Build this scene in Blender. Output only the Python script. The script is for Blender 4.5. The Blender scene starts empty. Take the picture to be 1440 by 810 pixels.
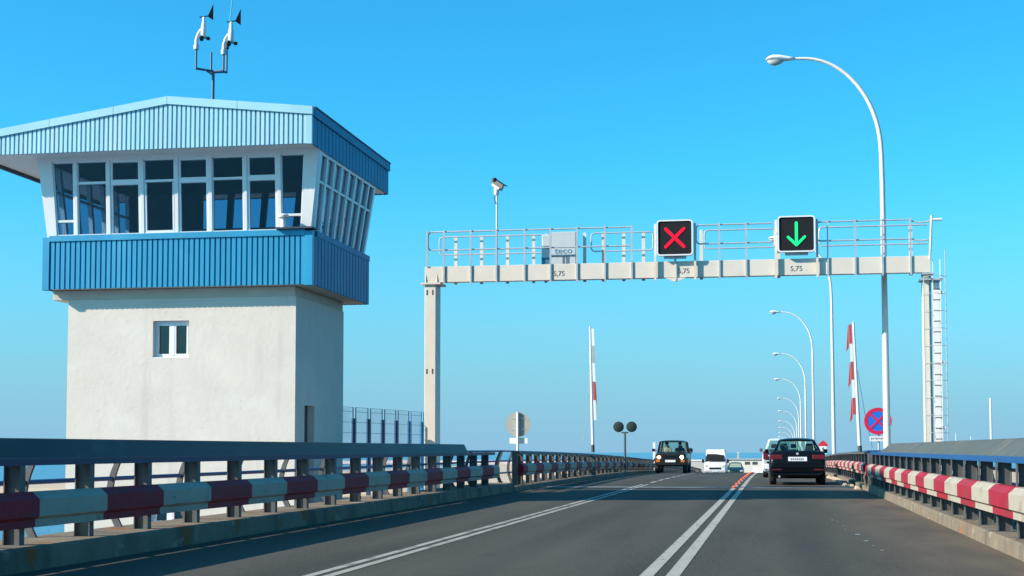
import bpy, bmesh, math, random
from math import sin, cos, tan, atan, pi, radians as R
from mathutils import Vector, Matrix
random.seed(7)
S = bpy.context.scene
COL = S.collection

# ------------------------------------------------------------------ camera
CAM_H = 1.15
F_PX, CX, CY, W, H = 2070.0, 720.0, 515.0, 1440.0, 810.0
cam_d = bpy.data.cameras.new('camera'); cam = bpy.data.objects.new('camera', cam_d); COL.objects.link(cam)
cam_d.sensor_fit = 'HORIZONTAL'; cam_d.sensor_width = 36.0
cam_d.lens = 36.0 * F_PX / W
cam_d.shift_x = 0.0
cam_d.shift_y = (CY - H / 2) / W          # the photograph is cropped: its optical centre lies below the middle
cam_d.clip_start = 0.1; cam_d.clip_end = 60000
cam.location = (0, 0, CAM_H)
cam.rotation_euler = (R(90 + 3.3454), 0, R(10.037))
S.camera = cam

# ------------------------------------------------------------------ sky and sun
SUN_AZ, SUN_EL = R(63.0), R(30.0)          # azimuth of the light's travel, from the road axis towards the right
to_sun = Vector((-sin(SUN_AZ) * cos(SUN_EL), -cos(SUN_AZ) * cos(SUN_EL), sin(SUN_EL)))
wd = bpy.data.worlds.new('World'); S.world = wd; wd.use_nodes = True
nt = wd.node_tree; nt.nodes.clear()
o = nt.nodes.new('ShaderNodeOutputWorld'); bg = nt.nodes.new('ShaderNodeBackground')
sky = nt.nodes.new('ShaderNodeTexSky'); sky.sky_type = 'NISHITA'; sky.sun_disc = False
sky.sun_elevation = SUN_EL; sky.sun_rotation = math.atan2(to_sun.x, to_sun.y)
sky.altitude = 0; sky.air_density = 1.0; sky.dust_density = 1.1; sky.ozone_density = 3.0
hs = nt.nodes.new('ShaderNodeHueSaturation'); hs.inputs['Saturation'].default_value = 1.06; hs.inputs['Value'].default_value = 1.0
hs.inputs['Hue'].default_value = 0.5
tint = nt.nodes.new('ShaderNodeMix'); tint.data_type = 'RGBA'; tint.blend_type = 'MULTIPLY'; tint.inputs['Factor'].default_value = 1   # the camera's cool white balance of a clear maritime sky
tint.inputs['B'].default_value = (0.30, 0.93, 1.08, 1)
nt.links.new(sky.outputs[0], tint.inputs['A']); nt.links.new(tint.outputs['Result'], hs.inputs['Color']); 
# the pale sea haze that lies along the horizon of this sky
tcw = nt.nodes.new('ShaderNodeTexCoord'); sxw = nt.nodes.new('ShaderNodeSeparateXYZ'); nt.links.new(tcw.outputs['Generated'], sxw.inputs[0])
mrw = nt.nodes.new('ShaderNodeMapRange'); mrw.interpolation_type = 'SMOOTHSTEP'
mrw.inputs['From Min'].default_value = -0.03; mrw.inputs['From Max'].default_value = 0.20; mrw.inputs['To Min'].default_value = 0.95; mrw.inputs['To Max'].default_value = 0.0
nt.links.new(sxw.outputs['Z'], mrw.inputs['Value'])
mxw = nt.nodes.new('ShaderNodeMix'); mxw.data_type = 'RGBA'; mxw.inputs['B'].default_value = (1.34, 2.52, 3.55, 1)
nt.links.new(mrw.outputs[0], mxw.inputs['Factor']); nt.links.new(hs.outputs[0], mxw.inputs['A']); nt.links.new(mxw.outputs['Result'], bg.inputs[0])
bg.inputs[1].default_value = 0.126
nt.links.new(bg.outputs[0], o.inputs[0])
sd = bpy.data.lights.new('sun', 'SUN'); sd.energy = 5.0; sd.angle = R(0.5); sd.color = (1.0, 0.865, 0.73)
sun = bpy.data.objects.new('sun', sd); COL.objects.link(sun)
sun.rotation_euler = to_sun.to_track_quat('Z', 'Y').to_euler()
S.view_settings.view_transform = 'Standard'; S.view_settings.look = 'None'
S.view_settings.gamma = 1; S.view_settings.use_curve_mapping = False
S.view_settings.exposure = 0.80
S.cycles.transparent_max_bounces = 32

# ------------------------------------------------------------------ materials
def srgb(r, g, b):
    f = lambda c: (c / 12.92 if c <= 0.04045 else ((c + 0.055) / 1.055) ** 2.4)
    return (f(r), f(g), f(b))

ALB = 0.86
def mat(name, col, rough=0.6, metal=0.0, var=0.12, scale=3.0, bump=0.0, bscale=40.0, stain=None, spec=0.5, coat=0.0, stretch=(1, 1, 1)):
    """principled material; a noise varies its value, an optional stain colour lies in noise patches: stain=(colour, scale, lo, hi, stretch)"""
    col = tuple(c*ALB for c in col)
    if stain: stain = [(tuple(c*ALB for c in q[0]),) + tuple(q[1:]) for q in (stain if isinstance(stain, list) else [stain])]
    m = bpy.data.materials.new(name); m.use_nodes = True
    n = m.node_tree.nodes; l = m.node_tree.links
    b = n['Principled BSDF']
    b.inputs['Roughness'].default_value = rough; b.inputs['Metallic'].default_value = metal
    b.inputs['Specular IOR Level'].default_value = spec
    b.inputs['Coat Weight'].default_value = coat
    tc = n.new('ShaderNodeTexCoord')
    mp = n.new('ShaderNodeMapping'); mp.inputs['Scale'].default_value = stretch
    l.new(tc.outputs['Object'], mp.inputs['Vector'])
    nz = n.new('ShaderNodeTexNoise'); nz.inputs['Scale'].default_value = scale; nz.inputs['Detail'].default_value = 5; nz.inputs['Roughness'].default_value = 0.6
    l.new(mp.outputs[0], nz.inputs['Vector'])
    rp = n.new('ShaderNodeMapRange'); rp.inputs['From Min'].default_value = 0.3; rp.inputs['From Max'].default_value = 0.7
    rp.inputs['To Min'].default_value = 1 - var; rp.inputs['To Max'].default_value = 1 + var
    l.new(nz.outputs['Fac'], rp.inputs['Value'])
    mx = n.new('ShaderNodeMix'); mx.data_type = 'RGBA'; mx.blend_type = 'MULTIPLY'; mx.inputs['Factor'].default_value = 1
    mx.inputs['A'].default_value = (*col, 1); l.new(rp.outputs[0], mx.inputs['B'])
    out = mx.outputs['Result']
    if stain:
        for st in (stain if isinstance(stain, list) else [stain]):
            sc, ss, lo, hi, sv = st
            mp2 = n.new('ShaderNodeMapping'); mp2.inputs['Scale'].default_value = sv; l.new(tc.outputs['Object'], mp2.inputs['Vector'])
            n2 = n.new('ShaderNodeTexNoise'); n2.inputs['Scale'].default_value = ss; n2.inputs['Detail'].default_value = 6; l.new(mp2.outputs[0], n2.inputs['Vector'])
            r2 = n.new('ShaderNodeMapRange'); r2.inputs['From Min'].default_value = lo; r2.inputs['From Max'].default_value = hi
            l.new(n2.outputs['Fac'], r2.inputs['Value'])
            m2 = n.new('ShaderNodeMix'); m2.data_type = 'RGBA'; m2.inputs['B'].default_value = (*sc, 1)
            l.new(out, m2.inputs['A']); l.new(r2.outputs[0], m2.inputs['Factor'])
            out = m2.outputs['Result']
    l.new(out, b.inputs['Base Color'])
    if bump:
        nb = n.new('ShaderNodeTexNoise'); nb.inputs['Scale'].default_value = bscale; nb.inputs['Detail'].default_value = 4
        l.new(mp.outputs[0], nb.inputs['Vector'])
        bp = n.new('ShaderNodeBump'); bp.inputs['Strength'].default_value = bump; bp.inputs['Distance'].default_value = 0.02
        l.new(nb.outputs['Fac'], bp.inputs['Height']); l.new(bp.outputs[0], b.inputs['Normal'])
    return m

def glass(name, tint, refl=0.10, trans=1.0):
    m = bpy.data.materials.new(name); m.use_nodes = True
    n = m.node_tree.nodes; l = m.node_tree.links; n.clear()
    out = n.new('ShaderNodeOutputMaterial'); tr = n.new('ShaderNodeBsdfTransparent'); tr.inputs[0].default_value = (*tint, 1)
    gl = n.new('ShaderNodeBsdfGlossy'); gl.inputs['Roughness'].default_value = 0.02; gl.inputs[0].default_value = (0.9, 0.95, 1, 1)
    lw = n.new('ShaderNodeLayerWeight'); lw.inputs[0].default_value = 0.5
    pw = n.new('ShaderNodeMath'); pw.operation = 'POWER'; pw.inputs[1].default_value = 5.0; l.new(lw.outputs['Facing'], pw.inputs[0])
    nz = n.new('ShaderNodeTexNoise'); nz.inputs['Scale'].default_value = 2.0
    bp = n.new('ShaderNodeBump'); bp.inputs['Strength'].default_value = 0.03
    tc = n.new('ShaderNodeTexCoord'); l.new(tc.outputs['Object'], nz.inputs['Vector']); l.new(nz.outputs['Fac'], bp.inputs['Height'])
    l.new(bp.outputs[0], gl.inputs['Normal'])
    ad = n.new('ShaderNodeMath'); ad.operation = 'ADD'; ad.inputs[1].default_value = refl + 0.03; ad.use_clamp = True
    l.new(pw.outputs[0], ad.inputs[0])
    mx = n.new('ShaderNodeMixShader'); l.new(ad.outputs[0], mx.inputs[0]); l.new(tr.outputs[0], mx.inputs[1]); l.new(gl.outputs[0], mx.inputs[2])
    l.new(mx.outputs[0], out.inputs[0])
    return m

def glow(name, col, strength):
    m = bpy.data.materials.new(name); m.use_nodes = True
    n = m.node_tree.nodes; l = m.node_tree.links; n.clear()
    out = n.new('ShaderNodeOutputMaterial'); e = n.new('ShaderNodeEmission')
    e.inputs[0].default_value = (*col, 1); e.inputs[1].default_value = strength
    l.new(e.outputs[0], out.inputs[0]); return m

rust = (0.26, 0.105, 0.035)
M = {}
M['stucco'] = mat('stucco', (0.69, 0.62, 0.535), 0.9, var=0.05, scale=1.3, bump=0.22, bscale=9, spec=0.2,
                  stain=[((0.54, 0.505, 0.44), 1.1, 0.54, 0.88, (3.0, 3.0, 0.22)), ((0.74, 0.70, 0.62), 0.55, 0.55, 0.75, (1, 1, 1.3)), ((0.46, 0.42, 0.36), 7.0, 0.66, 0.8, (1, 1, 1))])
M['slab'] = mat('slab_concrete', (0.58, 0.53, 0.44), 0.9, var=0.08, spec=0.2)
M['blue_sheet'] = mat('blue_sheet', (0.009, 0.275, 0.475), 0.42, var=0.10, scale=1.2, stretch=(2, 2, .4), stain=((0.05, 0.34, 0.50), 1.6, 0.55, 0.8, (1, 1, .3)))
M['glare_sheet'] = mat('glare_blue_sheet', (0.36, 0.64, 0.74), 0.38, var=0.14, scale=1.4, stretch=(3, 1, .15), stain=((0.46, 0.68, 0.76), 1.2, 0.5, 0.75, (2.5, 1, .1)))  # front fascia blue, with the sun's glare put into the colour
M['pale_trim'] = mat('pale_trim', (0.33, 0.60, 0.68), 0.42, var=0.08, scale=0.8)
M['shaded_blue'] = mat('shaded_blue_sheet', (0.010, 0.225, 0.385), 0.5, var=0.12, scale=1.5, spec=0.2)  # the blue sheet with the right side's shade put into its colour
M['dark_edge'] = mat('dark_edge', (0.02, 0.035, 0.06), 0.6)
M['white_paint'] = mat('white_paint', (0.80, 0.79, 0.76), 0.5, var=0.04, scale=2.5, stain=((0.60, 0.58, 0.53), 3, 0.64, 0.85, (2, 2, .5)))
M['white_frame'] = mat('white_frame', (0.82, 0.82, 0.81), 0.4, var=0.03)
M['lamp_paint'] = mat('lamp_paint', (0.78, 0.74, 0.67), 0.45, var=0.05, scale=1.5, stain=((0.60, 0.52, 0.42), 2.2, 0.6, 0.8, (3, 3, .3)))
M['gantry'] = mat('gantry_paint', (0.72, 0.65, 0.55), 0.5, var=0.05, scale=1.2, stain=[((0.60, 0.52, 0.42), 2.0, 0.62, 0.8, (.6, 1, 2.5)), ((0.45, 0.30, 0.2), 9.0, 0.73, 0.8, (1, 1, 1))])
M['galv'] = mat('galvanised_steel', (0.56, 0.58, 0.58), 0.42, 0.35, var=0.10, scale=4)
M['grey_sheet'] = mat('weathered_grey_sheet', (0.085, 0.095, 0.078), 0.6, 0.1, var=0.18, scale=1.5, stain=((0.15, 0.13, 0.10), 2.2, 0.55, 0.72, (1, 1.1, .5)))
M['cap_sheet'] = mat('dark_sheet', (0.026, 0.029, 0.030), 0.5, 0.0, spec=0.25, var=0.2, scale=1.0, stain=((0.07, 0.095, 0.10), 1.3, 0.55, 0.75, (1, .6, 1)))  # left cap sheet, in a darker tone than the right one
M['rail_blue_shaded'] = mat('rail_blue_shaded', (0.006, 0.030, 0.095), 0.5, var=0.12, scale=3, spec=0.3)  # rail blue darkened for the left strip, its shade put into the colour
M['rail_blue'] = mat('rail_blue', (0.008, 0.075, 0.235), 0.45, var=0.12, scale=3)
M['post'] = mat('post_steel', (0.095, 0.095, 0.092), 0.6, 0.1, var=0.2, scale=5, stain=((0.16, 0.11, 0.075), 4, 0.62, 0.8, (1, 1, .4)))
M['bar_red'] = mat('bar_red', (0.31, 0.018, 0.036), 0.6, spec=0.15, var=0.12, scale=3, stain=[((0.18, 0.05, 0.05), 6, 0.52, 0.75, (1, .5, 1)), ((0.10, 0.05, 0.045), 14, 0.67, 0.75, (1, .25, 1))])
M['bar_white'] = mat('bar_white', (0.385, 0.35, 0.285), 0.6, spec=0.15, var=0.06, scale=3, stain=[((0.26, 0.23, 0.18), 5, 0.55, 0.78, (1, .5, 1)), ((0.12, 0.10, 0.085), 14, 0.66, 0.74, (1, .25, 1))])
M['kerb'] = mat('kerb_concrete', (0.20, 0.165, 0.12), 0.9, var=0.16, scale=2.0, bump=0.3, bscale=25, spec=0.2,
                stain=[((0.10, 0.088, 0.074), 1.2, 0.50, 0.72, (1, 1.6, .4)), (rust, 1.9, 0.60, 0.67, (1, .9, .8)), ((0.30, 0.26, 0.2), 2.6, 0.6, 0.7, (1, 1, 2))])
M['deck'] = mat('deck_concrete', (0.36, 0.33, 0.29), 0.9, var=0.12)
M['ochre'] = mat('ochre_concrete', (0.50, 0.36, 0.24), 0.9, var=0.15, scale=2)
M['fence_blue'] = mat('fence_blue', (0.015, 0.07, 0.17), 0.5)
M['mesh_wire'] = mat('mesh_wire', (0.10, 0.20, 0.30), 0.5)
M['fence_bright'] = mat('fence_bright_blue', (0.02, 0.22, 0.46), 0.5)
M['black'] = mat('black_plastic', (0.012, 0.012, 0.013), 0.55, spec=0.25)
M['dark_grey'] = mat('dark_grey', (0.06, 0.07, 0.07), 0.55)
M['signal_back'] = mat('signal_back_green', (0.030, 0.045, 0.042), 0.7, spec=0.1)
M['vane'] = mat('vane_black', (0.008, 0.008, 0.009), 0.9, spec=0.02)
M['sign_grey'] = mat('sign_back_grey', (0.42, 0.40, 0.36), 0.6, 0.2, var=0.08)
M['red_paint'] = mat('red_paint', (0.62, 0.03, 0.045), 0.45, var=0.06)
M['boom_red'] = mat('boom_red', (0.50, 0.06, 0.05), 0.5, var=0.1)
M['sign_red'] = mat('sign_red', (0.66, 0.012, 0.07), 0.45, var=0.04)
M['sign_blue'] = mat('sign_blue', (0.01, 0.17, 0.72), 0.45, var=0.04)
M['stud'] = mat('stud_orange', (0.92, 0.12, 0.03), 0.3, var=0.05)
M['line'] = mat('line_paint', (0.36, 0.345, 0.295), 0.75, var=0.10, scale=6, stain=((0.10, 0.10, 0.095), 9, 0.60, 0.74, (1, .35, 1)))
M['thin_line'] = mat('thin_line_paint', (0.32, 0.305, 0.265), 0.75, var=0.12, scale=6, stain=((0.065, 0.065, 0.062), 7, 0.52, 0.72, (1, .3, 1)))
M['pane'] = glass('window_pane', (0.62, 0.72, 0.80), 0.0)
M['pane_dark'] = glass('small_window_pane', (0.10, 0.13, 0.15), 0.05)
M['car_glass'] = glass('car_glass', (0.72, 0.84, 0.78), 0.0)
M['interior'] = mat('interior_dark', (0.035, 0.035, 0.035), 0.9)
M['interior_wall'] = mat('interior_wall', (0.16, 0.15, 0.14), 0.9)
M['tyre'] = mat('tyre', (0.018, 0.018, 0.018), 0.85)
M['rim'] = mat('rim', (0.45, 0.46, 0.47), 0.35, 0.7)
M['sedan_paint'] = mat('navy_car_paint', (0.004, 0.0045, 0.007), 0.3, 0.0, var=0.05, coat=0.0, spec=0.2)
M['green_paint'] = mat('dark_green_car_paint', (0.016, 0.015, 0.011), 0.32, 0.0, var=0.05, coat=0.15, spec=0.3)
M['white_car'] = mat('white_car_paint', (0.80, 0.80, 0.79), 0.28, var=0.02, coat=0.4)
M['teal_car'] = mat('teal_car_paint', (0.008, 0.03, 0.04), 0.3, var=0.03, coat=0.2)
M['tail_red'] = mat('tail_red', (0.13, 0.004, 0.010), 0.25, var=0.05, coat=0.2)
M['plate'] = mat('plate_white', (0.62, 0.66, 0.70), 0.5)
M['seat'] = mat('seat_beige', (0.16, 0.14, 0.09), 0.85)
M['seat_dark'] = mat('seat_dark', (0.025, 0.03, 0.03), 0.85)
M['lamp_glass'] = mat('lamp_bowl', (0.55, 0.56, 0.53), 0.2, var=0.05, coat=0.3)
M['led_red'] = glow('led_red', (1.0, 0.012, 0.045), 0.95)
M['led_green'] = glow('led_green', (0.02, 1.0, 0.30), 0.8)
M['head_on'] = glow('headlamp_lit', (1.0, 0.93, 0.80), 14.0)
M['head_dim'] = glow('headlamp_dipped', (1.0, 0.80, 0.58), 2.2)
M['amber'] = mat('amber_lens', (0.65, 0.20, 0.03), 0.3)
M['skin'] = mat('skin', (0.45, 0.27, 0.18), 0.6)
M['cloth_pale'] = mat('pale_cloth', (0.40, 0.36, 0.33), 0.85)
M['cloth_dark'] = mat('dark_cloth', (0.08, 0.07, 0.08), 0.85)
M['hair'] = mat('hair', (0.015, 0.012, 0.01), 0.7)
M['bld_white'] = mat('pale_render', (0.78, 0.72, 0.62), 0.9, var=0.05, scale=.2)
M['bld_grey'] = mat('grey_render', (0.46, 0.45, 0.44), 0.9, var=0.08, scale=.1)
M['sand'] = mat('sand', (0.52, 0.40, 0.28), 0.95, var=0.12, scale=.08)
M['rock'] = mat('breakwater_rock', (0.50, 0.42, 0.40), 0.95, var=0.2, scale=.3)
M['antenna'] = mat('teal_whip', (0.10, 0.50, 0.52), 0.5)
M['mast_steel'] = mat('mast_blue_steel', (0.03, 0.08, 0.14), 0.5)
M['ink'] = mat('ink_grey', (0.12, 0.14, 0.15), 0.7)
M['ink_blue'] = mat('ink_blue', (0.05, 0.20, 0.36), 0.7)
M['cabinet'] = mat('cabinet_grey', (0.50, 0.55, 0.56), 0.5, var=0.06, scale=2)
M['cabinet_shaded'] = mat('cabinet_shade_blue', (0.04, 0.16, 0.26), 0.5)  # shadow on the cabinet's left, painted in as dark blue

def asphalt():
    m = bpy.data.materials.new('asphalt'); m.use_nodes = True
    n = m.node_tree.nodes; l = m.node_tree.links; b = n['Principled BSDF']
    b.inputs['Roughness'].default_value = 0.88; b.inputs['Specular IOR Level'].default_value = 0.18
    tc = n.new('ShaderNodeTexCoord')
    def noise(scale, stretch, det=5):
        mp = n.new('ShaderNodeMapping'); mp.inputs['Scale'].default_value = stretch; l.new(tc.outputs['Object'], mp.inputs['Vector'])
        z = n.new('ShaderNodeTexNoise'); z.inputs['Scale'].default_value = scale; z.inputs['Detail'].default_value = det; l.new(mp.outputs[0], z.inputs['Vector']); return z.outputs['Fac']
    def rng(v, a, bb, c, d):
        r = n.new('ShaderNodeMapRange'); r.inputs['From Min'].default_value = a; r.inputs['From Max'].default_value = bb; r.inputs['To Min'].default_value = c; r.inputs['To Max'].default_value = d
        l.new(v, r.inputs['Value']); return r.outputs[0]
    def mix(fac, a, bcol, mode='MIX'):
        x = n.new('ShaderNodeMix'); x.data_type = 'RGBA'; x.blend_type = mode
        if isinstance(fac, float): x.inputs['Factor'].default_value = fac
        else: l.new(fac, x.inputs['Factor'])
        if isinstance(a, tuple): x.inputs['A'].default_value = (*a, 1)
        else: l.new(a, x.inputs['A'])
        if isinstance(bcol, tuple): x.inputs['B'].default_value = (*bcol, 1)
        else: l.new(bcol, x.inputs['B'])
        return x.outputs['Result']
    c = mix(rng(noise(0.9, (1, .12, 1)), .35, .65, 0, 1), (0.031, 0.032, 0.026), (0.057, 0.057, 0.046))
    c = mix(rng(noise(34, (1, .5, 1), 3), .35, .7, .0, .75), c, (0.076, 0.073, 0.060))          # aggregate
    c = mix(rng(noise(2.2, (1, .5, 1)), .62, .8, 0, .55), c, (0.026, 0.028, 0.029))         # patches
    sx = n.new('ShaderNodeSeparateXYZ'); l.new(tc.outputs['Object'], sx.inputs[0])
    sn = n.new('ShaderNodeMath'); sn.operation = 'SINE'; sm = n.new('ShaderNodeMath'); sm.operation = 'MULTIPLY'; sm.inputs[1].default_value = 2*pi/1.62
    l.new(sx.outputs['X'], sm.inputs[0]); l.new(sm.outputs[0], sn.inputs[0])
    tk = n.new('ShaderNodeMath'); tk.operation = 'MULTIPLY'; l.new(rng(sn.outputs[0], 0.1, 1, 0, .34), tk.inputs[0]); l.new(rng(noise(.8, (1, .1, 1)), .3, .6, .2, 1), tk.inputs[1])
    c = mix(tk.outputs[0], c, (0.020, 0.021, 0.021))
    # sandy dust that gathers along the right kerb
    c = c
    d = n.new('ShaderNodeMath'); d.operation = 'MULTIPLY'
    l.new(rng(sx.outputs['X'], 0.6, 2.5, 0, 1), d.inputs[0]); l.new(rng(noise(1.6, (1, .25, 1)), .3, .65, .25, .95), d.inputs[1])
    c = mix(d.outputs[0], c, (0.130, 0.098, 0.068))
    l.new(c, b.inputs['Base Color'])
    bp = n.new('ShaderNodeBump'); bp.inputs['Strength'].default_value = 0.35; bp.inputs['Distance'].default_value = 0.008
    l.new(noise(60, (1, 1, 1), 3), bp.inputs['Height']); l.new(bp.outputs[0], b.inputs['Normal'])
    return m
M['asphalt'] = asphalt()

def sea_mat():
    m = bpy.data.materials.new('sea_water'); m.use_nodes = True
    n = m.node_tree.nodes; l = m.node_tree.links; b = n['Principled BSDF']
    b.inputs['Base Color'].default_value = (0.012, 0.10, 0.20, 1); b.inputs['Roughness'].default_value = 0.18
    tc = n.new('ShaderNodeTexCoord')
    z1 = n.new('ShaderNodeTexNoise'); z1.inputs['Scale'].default_value = 0.35; z1.inputs['Detail'].default_value = 6
    l.new(tc.outputs['Object'], z1.inputs['Vector'])
    bp = n.new('ShaderNodeBump'); bp.inputs['Strength'].default_value = 0.9; bp.inputs['Distance'].default_value = 0.5
    l.new(z1.outputs['Fac'], bp.inputs['Height']); l.new(bp.outputs[0], b.inputs['Normal'])
    return m
M['sea'] = sea_mat()

# ------------------------------------------------------------------ mesh helpers
class MB:
    def __init__(s): s.v = []; s.f = []; s.mi = []
    def add(s, vs, fs, mi=0):
        k = len(s.v); s.v += [tuple(v) for v in vs]
        s.f += [tuple(i + k for i in f) for f in fs]; s.mi += [mi] * len(fs); return s
    def box(s, x0, x1, y0, y1, z0, z1, mi=0, m=None):
        vs = [Vector(p) for p in ((x0,y0,z0),(x1,y0,z0),(x1,y1,z0),(x0,y1,z0),(x0,y0,z1),(x1,y0,z1),(x1,y1,z1),(x0,y1,z1))]
        if m is not None: vs = [m @ v for v in vs]
        return s.add(vs, [(0,3,2,1),(4,5,6,7),(0,1,5,4),(1,2,6,5),(2,3,7,6),(3,0,4,7)], mi)
    def hexa(s, bot, top, mi=0):
        """eight corners: four at the bottom (ccw from above), four above them"""
        return s.add(list(bot) + list(top), [(0,3,2,1),(4,5,6,7),(0,1,5,4),(1,2,6,5),(2,3,7,6),(3,0,4,7)], mi)
    def loft(s, secs, closed=True, caps=True, mi=0):
        n = len(secs[0]); vs = [p for sec in secs for p in sec]; fs = []
        for i in range(len(secs) - 1):
            for j in range(n if closed else n - 1):
                a = i*n + j; b = i*n + (j+1) % n
                fs.append((a, b, b + n, a + n))
        if caps and closed:
            fs.append(tuple(reversed(range(n)))); fs.append(tuple(range((len(secs)-1)*n, len(secs)*n)))
        return s.add(vs, fs, mi)
    def tube(s, path, r, n=8, mi=0, caps=True):
        path = [Vector(p) for p in path]; secs = []; prev = None
        for i, p in enumerate(path):
            d = (path[min(i+1, len(path)-1)] - path[max(i-1, 0)]).normalized()
            if prev is None:
                u = d.orthogonal().normalized()
                if abs(d.z) > .9: u = Vector((1, 0, 0))
                u = (u - d * u.dot(d)).normalized()
            else: u = (prev - d * prev.dot(d)).normalized()
            prev = u; w = d.cross(u); rr = r[i] if isinstance(r, (list, tuple)) else r
            secs.append([p + (u*cos(2*pi*k/n) + w*sin(2*pi*k/n))*rr for k in range(n)])
        return s.loft(secs, mi=mi, caps=caps)
    def lathe(s, prof, c=(0,0,0), axis='Z', n=16, mi=0):
        secs = []
        for r, h in prof:
            ring = []
            for k in range(n):
                a = 2*pi*k/n; x, y = r*cos(a), r*sin(a)
                p = {'Z': (x, y, h), 'Y': (x, -h, y), 'X': (h, x, y)}[axis]   # 'Y': h counts towards the viewer (-Y)
                ring.append(Vector(c) + Vector(p))
            secs.append(ring)
        return s.loft(secs, mi=mi)
    def prism_y(s, poly, y0, y1, mi=0):
        """polygon in x,z extruded along y"""
        return s.loft([[(x, y0, z) for x, z in poly], [(x, y1, z) for x, z in poly]], mi=mi)
    def prism_x(s, poly, x0, x1, mi=0):
        return s.loft([[(x0, y, z) for y, z in poly], [(x1, y, z) for y, z in poly]], mi=mi)
    def plate(s, q, t, mi=0):
        """a thick polygon"""
        q = [Vector(p) for p in q]
        if t == 0: return s.add(q, [tuple(range(len(q)))], mi)   # a single sheet of glass
        nrm = (q[1]-q[0]).cross(q[2]-q[0]).normalized()
        return s.loft([[p - nrm*t/2 for p in q], [p + nrm*t/2 for p in q]], mi=mi)
    def build(s, name, m, parent=None, smooth=False, bevel=0.0, label=None, seg=2, world=True, angle=40):
        """vertices are in world space (before the parent is rotated); the part hangs under parent without offset"""
        off = Vector((0, 0, 0))
        if parent is not None and world: off = Vector(parent.get('_base', (0, 0, 0)))
        me = bpy.data.meshes.new(name)
        me.from_pydata([tuple(Vector(v) - off) for v in s.v], [], s.f)
        ms = m if isinstance(m, (list, tuple)) else [m]
        for k in ms: me.materials.append(M[k] if isinstance(k, str) else k)
        me.polygons.foreach_set('material_index', s.mi)
        bm = bmesh.new(); bm.from_mesh(me); bmesh.ops.recalc_face_normals(bm, faces=bm.faces)
        if smooth:
            for f in bm.faces: f.smooth = True
            for e in bm.edges:
                if len(e.link_faces) == 2 and e.calc_face_angle(0) > R(angle): e.smooth = False
        bm.to_mesh(me); bm.free(); me.update()
        ob = bpy.data.objects.new(name, me); COL.objects.link(ob)
        if parent is not None: ob.parent = parent
        if bevel:
            b = ob.modifiers.new('bevel', 'BEVEL'); b.width = bevel; b.segments = seg; b.limit_method = 'ANGLE'; b.angle_limit = R(35)
        if label: ob['label'] = label
        return ob

def thing(name, label, cat, loc=(0, 0, 0), rz=0.0, group=None):
    o = bpy.data.objects.new(name, None); o.empty_display_size = .2; COL.objects.link(o)
    o.location = loc; o.rotation_euler = (0, 0, rz); o['label'] = label; o['category'] = cat; o['_base'] = tuple(loc)
    if group: o['group'] = group
    return o
def local(name, label, cat, group=None):
    """a thing modelled round the origin, moved into place afterwards"""
    return thing(name, label, cat, (0, 0, 0), 0, group)
def place(o, loc, rz=0.0): o.location = loc; o.rotation_euler = (0, 0, rz); return o
def tag(o, label, cat, group=None):
    o['label'] = label; o['category'] = cat
    if group: o['group'] = group
    return o
def structure(o): o['kind'] = 'structure'; return o
def children_of(o): return [c for c in COL.objects if c.parent == o]
def dup(root, loc, rz=None, label=None):
    r = root.copy(); COL.objects.link(r); r.location = loc
    if rz is not None: r.rotation_euler = (0, 0, rz)
    if label: r['label'] = label
    for ch in children_of(root):
        c = ch.copy(); COL.objects.link(c); c.parent = r
        for g in children_of(ch):
            d = g.copy(); COL.objects.link(d); d.parent = c
    return r
def text_mesh(name, txt, size, loc, m, parent, thick=0.004, rotx=90, squeeze=1.0):
    cu = bpy.data.curves.new(name, 'FONT'); cu.body = txt; cu.size = size; cu.extrude = thick; cu.align_x = 'CENTER'; cu.align_y = 'CENTER'; cu.resolution_u = 3
    tmp = bpy.data.objects.new('tmp', cu); COL.objects.link(tmp)
    dg = bpy.context.evaluated_depsgraph_get(); me = bpy.data.meshes.new_from_object(tmp.evaluated_get(dg))
    bpy.data.objects.remove(tmp); bpy.data.curves.remove(cu)
    base = Vector(parent.get('_base', (0, 0, 0)))
    me.transform(Matrix.Translation(Vector(loc) - base) @ Matrix.Rotation(R(rotx), 4, 'X') @ Matrix.Diagonal((squeeze, 1, 1, 1)))
    me.materials.clear(); me.materials.append(M[m]); me.name = name
    ob = bpy.data.objects.new(name, me); COL.objects.link(ob); ob.parent = parent
    return ob

def zr(Y):
    """height of the carriageway along the bridge: a slight rise, a crest, then a long fall"""
    if Y < 50: return 0.0024*Y
    if Y < 120: return 0.0024*Y - 0.000185*(Y - 50)**2
    return zr(119.9999) - 0.0235*(Y - 120)
def frange(a, b, st):
    k = max(1, int(math.ceil((b - a)/st))); return [a + (b - a)*i/k for i in range(k + 1)]
def ribbon(mb, poly, y0, y1, st=3.0, mi=0, dx=None, hs=None, lift=0.0):
    """a closed x,z profile swept along the bridge"""
    secs = []
    for Y in frange(y0, y1, st):
        k = hs(Y) if hs else 1.0; sx = dx(Y) if dx else 0.0
        secs.append([(x + sx, Y, z*k + zr(Y) + lift) for x, z in poly])
    return mb.loft(secs, mi=mi)

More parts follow.
